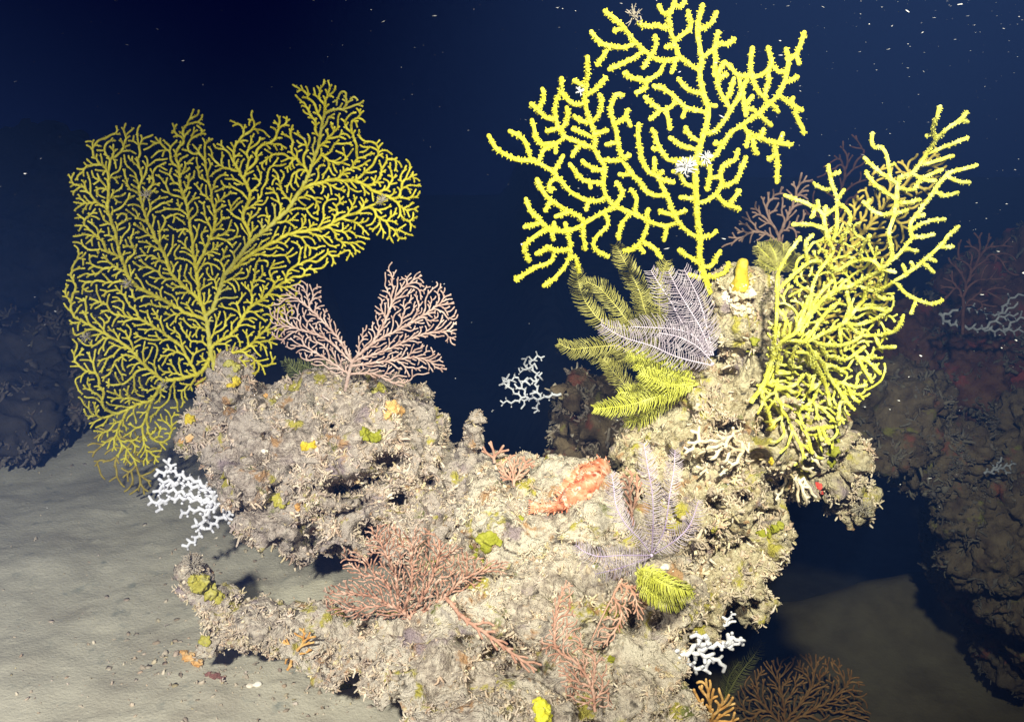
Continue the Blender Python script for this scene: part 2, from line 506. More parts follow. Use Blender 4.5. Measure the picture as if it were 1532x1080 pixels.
LEDGE = [(775, 765, 115, 55, 1.84, .2), (870, 755, 110, 62, 1.82, .2), (690, 840, 110, 62, 1.80, .18), (720, 900, 110, 90, 1.68, .2), (850, 900, 140, 110, 1.66, .22),
         (955, 850, 100, 110, 1.72, .22), (660, 985, 120, 55, 1.53, .14), (800, 1030, 130, 90, 1.50, .18), (925, 1020, 95, 100, 1.52, .18),
         (960, 940, 55, 70, 1.60, .16), (700, 1060, 120, 40, 1.42, .12), (1000, 1085, 60, 50, 1.42, .1),
         (560, 965, 80, 38, 1.60, .09), (470, 945, 72, 34, 1.63, .085), (385, 930, 58, 32, 1.66, .07), (325, 905, 36, 36, 1.68, .06), (298, 872, 26, 34, 1.69, .05),
         (287, 845, 16, 20, 1.69, .04), (325, 958, 24, 22, 1.66, .05), (500, 985, 60, 24, 1.58, .08), (600, 1010, 70, 34, 1.52, .1), (640, 1050, 60, 30, 1.46, .08)]
LEDGE_PITS = [(605, 860, 22, 14, .1), (740, 975, 18, 10, .07), (770, 1000, 26, 12, .08), (945, 925, 14, 20, .09), (550, 940, 14, 10, .06), (985, 930, 16, 14, .06),
              (890, 830, 16, 10, .05), (700, 960, 22, 10, .06), (760, 960, 14, 8, .06)]
PILLAR = [(1105, 440, 34, 22, 1.95, .06), (1110, 490, 44, 60, 1.96, .1), (1135, 560, 72, 70, 1.97, .13), (1080, 600, 70, 40, 1.93, .14), (1020, 640, 70, 34, 1.90, .14),
          (1110, 660, 100, 50, 1.90, .16), (970, 690, 60, 44, 1.86, .14), (1200, 640, 60, 70, 2.0, .14), (1240, 680, 42, 50, 2.02, .12), (1262, 730, 34, 34, 2.02, .09),
          (1180, 690, 60, 46, 1.95, .14), (1050, 740, 90, 70, 1.82, .18), (1120, 790, 58, 60, 1.84, .15), (1150, 800, 30, 40, 1.85, .1), (1080, 850, 70, 55, 1.76, .15),
          (1110, 880, 42, 34, 1.76, .1), (1030, 890, 60, 60, 1.68, .14), (1150, 430, 22, 16, 2.05, .06), (1170, 480, 30, 40, 2.08, .1), (1285, 760, 16, 10, 2.02, .03)]
PILLAR_PITS = [(1090, 640, 22, 12, .10), (1135, 690, 18, 16, .12), (1160, 720, 18, 14, .12), (1070, 755, 16, 14, .1), (1110, 745, 14, 10, .1), (1058, 690, 12, 10, .07),
               (1140, 640, 10, 20, .08), (1090, 560, 14, 10, .06), (1060, 800, 14, 8, .07), (1150, 770, 18, 8, .08)]
SK_M = rock_skin(MOUND, .0046, 11, lump=.046, fine=.016, knobs=9, pits=MOUND_PITS)
SK_L = rock_skin(LEDGE, .0046, 23, lump=.036, fine=.014, knobs=5, pits=LEDGE_PITS)
SK_P = rock_skin(PILLAR, .0046, 37, lump=.044, fine=.016, knobs=9, pits=PILLAR_PITS)
props(link('mound', SK_M[0], [SK_M[1]], M_MOUND, outcrop), 'greyish rounded mound with dark hollows along its foot')
props(link('ledge', SK_L[0], [SK_L[1]], M_ROCK, outcrop), 'pale sediment covered ledge with a low arm reaching left')
props(link('pillar', SK_P[0], [SK_P[1]], M_PILLAR, outcrop), 'tall knobbly pillar with overhanging right lobe')
scatter('crust', SK_M, 11500, (.004, .019), outcrop, 101, m=M_MCRUST)
scatter('crust', SK_L, 11500, (.0035, .015), outcrop, 102, upless=.72)
scatter('crust', SK_P, 11000, (.004, .020), outcrop, 103)
scatter('grit', SK_M, 8000, (.004, .015), outcrop, 201, m=M_MCRUST, nod=.5, upless=.45)
scatter('grit', SK_L, 8500, (.004, .015), outcrop, 202, nod=.5, upless=.45)
scatter('grit', SK_P, 8000, (.004, .015), outcrop, 203, nod=.5, upless=.45)
ROCKS = merge([(SK_M[0], [SK_M[1]]), (SK_L[0], [SK_L[1]]), (SK_P[0], [SK_P[1]])])
BVH = BVHTree.FromPolygons(ROCKS[0].tolist(), ROCKS[1][0].tolist())
BVHG = BVHTree.FromPolygons(SEA_V.tolist(), SEA_F.tolist())


def hit(px, py, ground=True):
    """where the photograph's line of sight meets rock (or sand)"""
    d = Vector(rays(px, py)).normalized()
    best = None
    for b in (BVH, BVHG) if ground else (BVH,):
        h = b.ray_cast(Vector(EYE), d)
        if h[0] is not None and (best is None or h[3] < best[3]): best = h
    if best is None: return P(px, py, 2.0), np.array([0, -1, .3])
    n = np.array(best[1]); n = n if n @ np.array(d) < 0 else -n
    return np.array(best[0]), n


# far and middle rocks
def boulder(label, blobs, seed, count, size, voxel=.012, dim=.5, name='boulder', m=None):
    t = thing(name, label, 'rock', tuple(P(blobs[0][0], blobs[0][1], blobs[0][4])))
    sk = rock_skin(blobs, voxel, seed, lump=.05, fine=.02, knobs=6)
    link('rock_body', sk[0], [sk[1]], m or M_FARROCK, t)
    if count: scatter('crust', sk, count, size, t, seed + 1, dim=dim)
    return sk

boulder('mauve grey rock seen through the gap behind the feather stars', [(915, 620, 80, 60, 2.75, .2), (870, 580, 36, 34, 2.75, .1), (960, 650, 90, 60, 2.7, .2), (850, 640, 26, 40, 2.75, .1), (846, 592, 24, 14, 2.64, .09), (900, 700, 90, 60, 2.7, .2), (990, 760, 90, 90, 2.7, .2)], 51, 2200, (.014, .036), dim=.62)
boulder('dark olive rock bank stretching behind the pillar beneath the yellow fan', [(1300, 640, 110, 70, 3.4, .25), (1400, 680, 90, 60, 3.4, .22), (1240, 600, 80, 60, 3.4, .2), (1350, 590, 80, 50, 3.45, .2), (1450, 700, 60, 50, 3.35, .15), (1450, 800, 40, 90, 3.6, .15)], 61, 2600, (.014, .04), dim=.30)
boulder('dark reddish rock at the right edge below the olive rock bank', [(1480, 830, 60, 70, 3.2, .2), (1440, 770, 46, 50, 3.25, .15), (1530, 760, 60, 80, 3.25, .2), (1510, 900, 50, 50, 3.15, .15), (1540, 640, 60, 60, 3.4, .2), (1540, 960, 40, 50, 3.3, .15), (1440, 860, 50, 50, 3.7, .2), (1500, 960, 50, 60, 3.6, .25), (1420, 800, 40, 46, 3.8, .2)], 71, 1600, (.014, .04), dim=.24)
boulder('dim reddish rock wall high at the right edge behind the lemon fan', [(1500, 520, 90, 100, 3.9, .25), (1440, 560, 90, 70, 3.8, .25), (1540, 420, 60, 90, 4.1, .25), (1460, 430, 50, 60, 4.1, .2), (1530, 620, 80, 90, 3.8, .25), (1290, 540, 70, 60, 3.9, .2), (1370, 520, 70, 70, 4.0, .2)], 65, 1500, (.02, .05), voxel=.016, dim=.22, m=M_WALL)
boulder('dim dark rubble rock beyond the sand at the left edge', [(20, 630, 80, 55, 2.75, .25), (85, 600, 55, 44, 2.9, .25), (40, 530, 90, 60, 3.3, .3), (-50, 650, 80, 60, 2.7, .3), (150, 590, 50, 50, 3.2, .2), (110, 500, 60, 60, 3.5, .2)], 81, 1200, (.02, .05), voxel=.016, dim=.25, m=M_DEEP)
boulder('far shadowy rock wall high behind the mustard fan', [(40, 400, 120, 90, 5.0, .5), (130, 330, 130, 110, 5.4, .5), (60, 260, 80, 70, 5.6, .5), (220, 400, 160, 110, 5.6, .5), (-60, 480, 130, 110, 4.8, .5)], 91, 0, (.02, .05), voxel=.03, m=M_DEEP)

# ------------------------------------------------------------------ branching corals
def inside(poly, q):
    x, y = q[:, 0], q[:, 1]; r = np.zeros(len(q), bool)
    p = np.asarray(poly, float); j = len(p) - 1
    for i in range(len(p)):
        c = (p[i, 1] > y) != (p[j, 1] > y)
        with np.errstate(divide='ignore', invalid='ignore'):
            r ^= c & (x < (p[j, 0] - p[i, 0]) * (y - p[i, 1]) / (p[j, 1] - p[i, 1]) + p[i, 0])
        j = i
    return r


def colonize(polys, seeds, gap, step, rng, wig=.16, trop=.09, angle=(38, 68), every=(1.5, 2.9), centre=None, fill=6):
    """a branching colony grown into outlines: limbs lengthen, turn outward, sprout side twigs and stop short of their neighbours.
    seeds: polylines, the first is the trunk, the others spring from it. Returns nodes (n x 2) and parents"""
    polys = [np.asarray(p, float) for p in polys]
    nodes, par, chain = [], [], []
    grid = {}
    cpar = []
    def put(q, p, c):
        nodes.append(q); par.append(p); chain.append(c)
        grid.setdefault((int(q[0] // gap), int(q[1] // gap)), []).append(len(nodes) - 1)
        return len(nodes) - 1
    def clear(q, c, young):
        gx, gy = int(q[0] // gap), int(q[1] // gap)
        for i in (-1, 0, 1):
            for j in (-1, 0, 1):
                for k in grid.get((gx + i, gy + j), ()):
                    ck = chain[k]
                    if ck == c or (young and ck == cpar[c]): continue
                    n = nodes[k]
                    if (n[0] - q[0]) ** 2 + (n[1] - q[1]) ** 2 < gap * gap: return False
        return True
    def within(q):
        for p in polys:
            x, y = q; r = False; j = len(p) - 1
            for i in range(len(p)):
                if (p[i, 1] > y) != (p[j, 1] > y) and x < (p[j, 0] - p[i, 0]) * (y - p[i, 1]) / (p[j, 1] - p[i, 1]) + p[i, 0]: r = not r
                j = i
            if r: return True
        return False
    base = np.asarray(centre if centre is not None else seeds[0][0], float)
    def rot(h, a):
        c, s_ = math.cos(a), math.sin(a); return np.array([c * h[0] - s_ * h[1], s_ * h[0] + c * h[1]])
    sprouts = []                      # (node, heading)
    tips = []                         # [node, heading, chain, length, until next sprout, side]
    for si, s in enumerate(seeds):
        s = spline(s, step); c = len(cpar)
        if si == 0: last = -1; cpar.append(-1)
        else:
            last = int(np.linalg.norm(np.array(nodes) - s[0], axis=1).argmin()); cpar.append(chain[last])
        cnt, sd = rng.uniform(*every) * gap / step, 1
        h = None
        for q in s:
            if last >= 0 and np.linalg.norm(q - nodes[last]) < step * .4: continue
            if last >= 0: h = (q - nodes[last]) / np.linalg.norm(q - nodes[last])
            last = put(q, last, c)
            cnt -= 1
            if cnt <= 0 and h is not None: sprouts.append((last, h, sd)); sd = -sd; cnt = rng.uniform(*every) * gap / step * .7
        tips.append([last, h, c, 99, 3, sd])
    def sprout(n, h, sd, young=0):
        cpar.append(chain[n])
        return [n, rot(h, sd * math.radians(rng.uniform(*angle))), len(cpar) - 1, 0, rng.uniform(*every) * gap / step, rng.choice((-1, 1))]
    tips += [sprout(*x) for x in sprouts]
    def run(tips, limit):
        for it in range(limit):
            if not tips: break
            nxt = []
            for k in rng.permutation(len(tips)):
                n, h, c, ln, cnt, sd = tips[k]
                q0 = nodes[n]; out = q0 - base; out = out / (np.linalg.norm(out) + 1e-9)
                if ln == 0: hh = h
                else:
                    hh = h + trop * out + rng.normal(size=2) * wig; hh = hh / np.linalg.norm(hh)
                q = q0 + step * hh
                if not within(q) or not clear(q, c, ln * step < gap * 1.5):
                    continue
                m = put(q, n, c); cnt -= 1
                if cnt <= 0:
                    nxt.append(sprout(m, hh, sd)); sd = -sd; cnt = rng.uniform(*every) * gap / step
                nxt.append([m, hh, c, ln + 1, cnt, sd])
            tips = nxt
    run(tips, 200)
    for _ in range(fill):
        n0 = len(nodes); t2 = []
        for i in rng.permutation(n0)[: n0 // 3]:
            p = par[i]
            if p < 0: continue
            h = nodes[i] - nodes[p]; h = h / (np.linalg.norm(h) + 1e-9); sd = rng.choice((-1, 1))
            hh = rot(h, sd * math.radians(55)); q = nodes[i] + hh * gap * 1.25
            cpar.append(chain[i]); c = len(cpar) - 1
            if within(q) and clear(q, c, False): t2.append([int(i), hh, c, 0, rng.uniform(*every) * gap / step, sd])
        run(t2, 60)
    # drop one-node stubs
    return np.array(nodes), np.array(par)


def tree_chains(par):
    """split a tree into chains, heaviest child first; also gives each chain its owner chain"""
    n = len(par); kids = [[] for _ in range(n)]; size = np.ones(n)
    for i in range(n - 1, -1, -1):
        if par[i] >= 0: kids[par[i]].append(i)
    order = []; st = [i for i in range(n) if par[i] < 0]
    while st:
        i = st.pop(); order.append(i); st += kids[i]
    tips = np.zeros(n)
    for i in reversed(order):
        if not kids[i]: tips[i] = 1
        if par[i] >= 0: size[par[i]] += size[i]; tips[par[i]] += tips[i]
    chains, owner = [], []
    st = [(i, -1) for i in range(n) if par[i] < 0]
    while st:
        i, own = st.pop()
        c = [i] if par[i] < 0 else [par[i], i]
        me = len(chains)
        while kids[i]:
            k = sorted(kids[i], key=lambda q: -size[q])
            for o in k[1:]: st.append((o, me))
            i = k[0]; c.append(i)
        chains.append(c); owner.append(me if own < 0 else own)
    return chains, owner, size, tips


def depth_field(Y0, p0, ax, ay, amp, seed, ns=.008):
    def f(q):
        n = np.array([nz(a, b, ns, seed * 3.7) for a, b in q.tolist()])
        return Y0 + ax * (q[:, 0] - p0[0]) + ay * (q[:, 1] - p0[1]) + amp * n * np.minimum(1, np.hypot(q[:, 0] - p0[0], q[:, 1] - p0[1]) / 120)
    return f


def polyps(ch, per_px, length, rng):
    """little blunt polyps all round a set of twigs"""
    pts, ns, sc = [], [], []
    for p, r in ch:
        L = np.linalg.norm(np.diff(p, axis=0), axis=1); cum = np.concatenate([[0], np.cumsum(L)])
        n = max(1, int(cum[-1] / mpp(2) * per_px))
        u = rng.random(n) * cum[-1]; ii = np.clip(np.searchsorted(cum, u) - 1, 0, len(p) - 2)
        w = ((u - cum[ii]) / np.maximum(L[ii], 1e-9))[:, None]
        c = p[ii] * (1 - w) + p[ii + 1] * w; T = norm(p[ii + 1] - p[ii])
        d = rng.normal(size=(n, 3)); d = norm(d - (d * T).sum(1, keepdims=True) * T)
        r = np.broadcast_to(r, (len(p),))
        pts.append(c + d * r[ii][:, None] * .8); ns.append(norm(d + .3 * rng.normal(size=(n, 3)))); sc.append(np.full(n, mpp(2) * length) * rng.uniform(.7, 1.3, n))
    pts, ns, sc = np.vstack(pts), np.vstack(ns), np.concatenate(sc)
    tv = np.array([(1, 0, 0), (0, 1, 0), (-1, 0, 0), (0, -1, 0), (.45, .45, .8), (-.45, .45, .9), (-.45, -.45, .8), (.45, -.45, .9), (0, 0, 1.15)]) * np.array([.42, .42, 1])
    tf = [np.array([(0, 1, 5, 4), (1, 2, 6, 5), (2, 3, 7, 6), (3, 0, 4, 7)]), np.array([(4, 5, 8), (5, 6, 8), (6, 7, 8), (7, 4, 8)])]
    return instances(tv, tf, pts, ns, sc[:, None], rng=rng)


def grown(t, polys, seeds, gap, step, depth, r_twig, r_exp, seed, m, k=5, min_branch=14, m_stem=None, r_max=6, wig=.13, jit=.25, part='branch', stem='stem', knob=0.0, fuzz=0, trop=.17, angle=(38, 68), every=(1.5, 2.9), centre=None):
    """parts of a coral colony grown into its outline: one stem and its branches, each with its twigs"""
    rng = np.random.default_rng(seed)
    NA, par = colonize(polys, seeds, gap, step, rng, wig, trop, angle, every, centre)
    one = np.full(len(NA), -1); one[par[par >= 0]] = np.where(par >= 0)[0]
    mid = (par >= 0) & (one >= 0)
    for _ in range(2):
        sm_ = NA.copy(); sm_[mid] = .5 * NA[mid] + .25 * NA[par[mid]] + .25 * NA[one[mid]]; NA = sm_
    chains, owner, size, tips = tree_chains(par)
    Y = depth(NA)
    W = P(NA[:, 0], NA[:, 1], Y + rng.normal(size=len(NA)) * jit * mpp(Y) * step * .5)
    rad = np.minimum(r_twig * tips ** r_exp, r_max) * mpp(Y)
    # give each chain to a part: the first chain is the stem, big side limbs are branches
    partof = {}
    groups = {}
    for i, c in enumerate(chains):
        o = owner[i]
        if i == 0: partof[i] = 'stem'
        elif partof[o] == 'stem': partof[i] = i if size[c[1]] >= min_branch else 'stem'
        else: partof[i] = partof[o]
        groups.setdefault(partof[i], []).append(i)
    objs = []
    for g, idx in groups.items():
        ch = []
        for i in idx:
            c = np.array(chains[i]); r = rad[c].copy()
            if i != 0 and len(r) > 1: r[0] = min(r[0], r[1] * 1.1)
            if knob: r = r * (1 + knob * rng.normal(size=len(r)))
            ch.append((W[c], r))
        ch = [x for x in ch if len(x[0]) > 1]
        if not ch: continue
        v, f = tubes(ch, k)
        if fuzz: v, f = merge([(v, f), polyps(ch, fuzz, 1.5, rng)])
        objs.append(link(stem if g == 'stem' else part, v, f, (m_stem or m) if g == 'stem' else m, t))
    return W, NA, par


def traced(t, lines, depth, r0, r1, m, seed, k=7, m_stem=None, step=6, polyp=0, polyp_len=2.5, wob=.35, snap=14):
    """parts of a coral colony from drawn limbs; the first line is the trunk, every other one springs from the nearest earlier limb"""
    rng = np.random.default_rng(seed)
    allp, allo, groups = None, None, {}
    for i, ln in enumerate(lines):
        q = np.asarray(ln, float)
        own = 'stem'
        if i:
            d = np.linalg.norm(allp - q[0], axis=1); j = d.argmin()
            if d[j] > 1.0: q = np.vstack([allp[j], q]) if d[j] > 5 else np.vstack([allp[j], q[1:]])
            own = allo[j]
            L = np.linalg.norm(np.diff(q, axis=0), axis=1).sum()
            if own == 'stem' and L > 26: own = i
        s = spline(q, step)
        if len(s) > 2: s[1:-1] += rng.normal(size=(len(s) - 2, 2)) * wob
        allp = s if allp is None else np.vstack([allp, s]); allo = [own] * len(s) if allo is None else allo + [own] * len(s)
        Y = depth(s)
        n = len(s)
        r = np.linspace(r0[0], r0[1], n) if i == 0 else np.linspace(r1[0], r1[1], n)
        groups.setdefault(own, []).append((P(s[:, 0], s[:, 1], Y), r * mpp(Y) * (1 + .06 * rng.normal(size=n))))
    for g, ch in groups.items():
        v, f = tubes(ch, k)
        parts = [(v, f)]
        if polyp:
            parts.append(polyps(ch, polyp, polyp_len, rng))
        v, f = merge(parts)
        link('stem' if g == 'stem' else 'branch', v, f, (m_stem or m) if g == 'stem' else m, t)
    return allp


def tile(x0, y0, s):
    return lambda *pts: [(x0 + a / s, y0 + b / s) for a, b in pts]

# --- tall bright yellow fan on top of the pillar
A, B, C, D = tile(700, 0, 4.5), tile(960, 0, 4.5), tile(700, 200, 4.5), tile(920, 200, 4.5)
TOPFAN = [
    D((645, 1085), (605, 960), (570, 850), (572, 700), (552, 560), (550, 440), (540, 330), (545, 200), (580, 60)) + B((430, 860), (450, 740), (430, 680), (400, 560), (390, 480), (405, 400), (390, 320), (375, 200), (385, 130), (410, 35)),
    D((560, 690), (500, 670), (430, 600), (400, 550), (360, 440), (310, 340), (290, 290), (230, 260), (190, 200), (165, 90), (155, 0)) + A((1150, 835)),
    D((430, 600), (330, 620), (230, 590), (130, 540), (0, 490)) + C((930, 420), (910, 330), (920, 230), (870, 140), (850, 100)) + A((855, 930), (830, 830), (800, 750), (785, 640), (800, 520), (805, 385)),
    B((390, 480), (330, 440), (265, 395), (170, 410), (110, 405), (60, 380)) + A((1180, 340), (1110, 270), (1050, 190), (990, 130), (920, 75)),
    D((550, 205), (620, 190), (700, 120)) + B((520, 1010), (600, 900), (680, 840), (780, 770), (850, 710), (920, 640), (960, 560), (980, 470), (990, 400), (970, 330)),
    D((345, 430), (280, 420), (220, 400), (160, 320), (110, 270), (60, 200), (30, 150)) + A((1040, 1080), (1010, 960), (985, 840), (960, 760), (965, 710), (1000, 640), (1045, 645)),
    C((990, 490), (880, 550), (790, 600), (700, 650), (560, 650), (480, 580), (420, 520), (390, 440)),
    C((940, 430), (870, 455), (780, 445), (690, 390), (610, 300), (560, 250), (450, 190), (350, 180), (270, 150), (190, 100), (140, 15)),
    A((850, 1000), (740, 960), (655, 920), (600, 840), (590, 700), (625, 620), (630, 530)),
    B((265, 395), (225, 310), (190, 190), (185, 100), (215, 40), (225, -10)),
    B((440, 900), (500, 880), (550, 820), (600, 740), (660, 650), (690, 570), (710, 545)),
    B((400, 400), (470, 345), (495, 310), (515, 215)), B((510, 300), (570, 300), (625, 265)), B((495, 310), (495, 400), (490, 510)), B((380, 190), (440, 180), (480, 140), (505, 85)),
    A((1110, 300), (1040, 325), (960, 310), (890, 290), (830, 215)), A((950, 320), (910, 380), (870, 440)), A((1180, 345), (1120, 390), (1040, 430), (950, 470)),
    A((1050, 190), (985, 212)), A((1240, 380), (1180, 460)), A((1240, 380), (1265, 310), (1260, 245)),
    B((185, 100), (140, 90), (115, 40)), B((215, 40), (260, 45), (290, 10)), B((190, 190), (100, 180), (0, 175)) + A((1150, 155)), B((225, 290), (270, 240), (325, 200), (325, 140), (310, 75)),
    B((220, 320), (160, 320)), B((150, 430), (110, 500), (50, 540)) + A((1200, 550), (1120, 530), (1050, 495)), A((1200, 560), (1195, 600), (1130, 625)), B((215, 420), (220, 455), (200, 490)),
    B((400, 625), (340, 620), (290, 590), (245, 530)), B((430, 750), (330, 735), (280, 715), (235, 670), (165, 610), (80, 580)), B((285, 740), (275, 790)),
    B((235, 680), (190, 725), (130, 740), (70, 700), (20, 655)), B((110, 760), (55, 805)), B((165, 750), (190, 870)), B((440, 715), (500, 715)), B((390, 950), (330, 920), (295, 860)),
    B((370, 1010), (290, 990), (220, 950), (190, 930)), B((600, 740), (540, 650), (510, 560), (520, 480), (560, 420)), B((580, 660), (610, 560), (620, 530)),
    B((560, 430), (610, 470), (650, 510), (740, 515), (800, 510), (870, 440), (850, 320)), B((870, 440), (920, 480), (970, 490)), B((740, 515), (730, 430), (745, 325)), B((740, 520), (770, 600), (810, 650)),
    B((650, 510), (670, 600), (690, 700), (700, 780)), B((530, 525), (575, 505)), B((700, 720), (745, 650)), B((700, 720), (760, 745)),
    B((990, 400), (1040, 370), (1070, 300), (1095, 220)), B((1040, 380), (1060, 430)), B((960, 570), (1050, 520)), B((850, 710), (830, 640), (855, 540), (845, 480)),
    B((920, 650), (1000, 700), (1080, 745)), B((1010, 700), (1020, 660)), B((1020, 710), (1050, 810), (1085, 860), (1090, 900)), B((880, 710), (920, 755)), B((800, 770), (870, 845)),
    B((680, 850), (720, 900), (800, 930), (870, 960), (1010, 975)), B((800, 930), (820, 870)), B((730, 910), (705, 990)), B((750, 920), (755, 1000), (780, 1035)), B((920, 960), (950, 900)),
    D((1085, 60), (1085, 140), (1095, 200), (1090, 330)), D((1085, 140), (1035, 175)), B((560, 985), (490, 970)),
    D((550, 480), (620, 450), (680, 410), (715, 350), (720, 230), (800, 180), (830, 110)), D((715, 300), (640, 300)), D((740, 355), (820, 310), (850, 240), (885, 160)), D((680, 420), (740, 470), (840, 510)),
    D((780, 465), (840, 385)), D((590, 190), (640, 230), (620, 380)), D((570, 690), (650, 685), (680, 655)), D((600, 910), (650, 890), (680, 840), (710, 790)), D((610, 970), (680, 960), (745, 930), (765, 870)),
    D((570, 870), (500, 830), (430, 785)), D((600, 970), (560, 970), (500, 950)), D((520, 440), (440, 430)), D((520, 360), (470, 330), (430, 260), (390, 255)),
    D((540, 185), (450, 185), (360, 175), (310, 110), (270, 20)) + B((70, 870)), D((310, 110), (255, 100)), D((290, 290), (320, 255)), D((260, 260), (265, 165)), D((320, 320), (395, 330)), D((400, 560), (480, 520)),
    D((400, 550), (340, 540), (300, 520)), A((1000, 840), (1060, 790), (1080, 740)), A((1070, 790), (1095, 850)), A((1010, 950), (930, 975)), A((1045, 1060), (1090, 1045)), D((105, 265), (60, 280), (30, 275)),
    D((60, 170), (100, 150)), D((45, 180), (0, 185)) + C((920, 180)), A((785, 710), (720, 705), (660, 660), (630, 620)), A((640, 880), (670, 800), (665, 725)), A((600, 875), (530, 885)),
    A((580, 810), (520, 790), (470, 740), (425, 700)), A((480, 740), (510, 670), (500, 600)), A((650, 930), (590, 970), (480, 965), (450, 880), (430, 810)), A((600, 970), (590, 1030)),
    A((740, 990), (700, 1055)), A((785, 590), (715, 545)), A((810, 640), (870, 590), (930, 525)), A((830, 830), (880, 770), (900, 700), (885, 640)), A((820, 830), (750, 815), (715, 780)),
    A((845, 930), (760, 890), (705, 870)), A((860, 900), (940, 880)), C((910, 330), (800, 325), (730, 270), (685, 205)), C((820, 330), (825, 365)), C((910, 250), (840, 235), (770, 185)),
    C((430, 180), (390, 70), (340, 10)) + A((280, 885)), C((480, 190), (510, 110), (560, 85)), C((590, 245), (640, 150)), C((600, 300), (550, 330), (550, 390), (575, 370)), C((820, 470), (795, 515)),
    C((800, 600), (730, 550), (650, 510), (560, 450), (500, 390), (465, 310)), C((660, 530), (590, 560)), C((560, 470), (520, 520)), C((480, 600), (380, 630)), C((540, 650), (440, 700), (380, 770), (410, 860)),
    C((570, 650), (575, 715)), C((580, 640), (580, 600)), C((660, 640), (655, 605)), C((680, 650), (690, 780), (660, 880), (600, 960), (510, 1025)), C((680, 790), (600, 790), (530, 760)), C((560, 780), (460, 810)),
    C((585, 800), (560, 860), (460, 900), (320, 985)), C((690, 830), (720, 830), (745, 930)), C((770, 620), (790, 780)), C((930, 550), (940, 620), (860, 700), (850, 770), (940, 830)), C((990, 480), (1040, 400), (1000, 330)),
    C((1080, 550), (1030, 620), (1015, 710)), C((1120, 530), (1135, 440), (1095, 375)), C((1210, 580), (1215, 510)), C((1210, 610), (1180, 700), (1110, 780), (1050, 785)), C((1170, 720), (1240, 760), (1300, 835)),
    C((1160, 750), (1185, 800)), C((1340, 640), (1320, 720)),
]
hp, _ = hit(1066, 446, False)
t = thing('sea_fan', 'tall bright yellow open sea fan standing on top of the rock pillar', 'coral', tuple(hp), 'yellow sea fans')
TOP_DEPTH = depth_field(float(hp[1]) + .02, (1062, 440), .00022, .00012, .10, 2, .006)
traced(t, TOPFAN, TOP_DEPTH, (4.8, 3.6), (3.0, 3.5), M_YEL, 21, k=7, polyp=1.15, polyp_len=2.7)

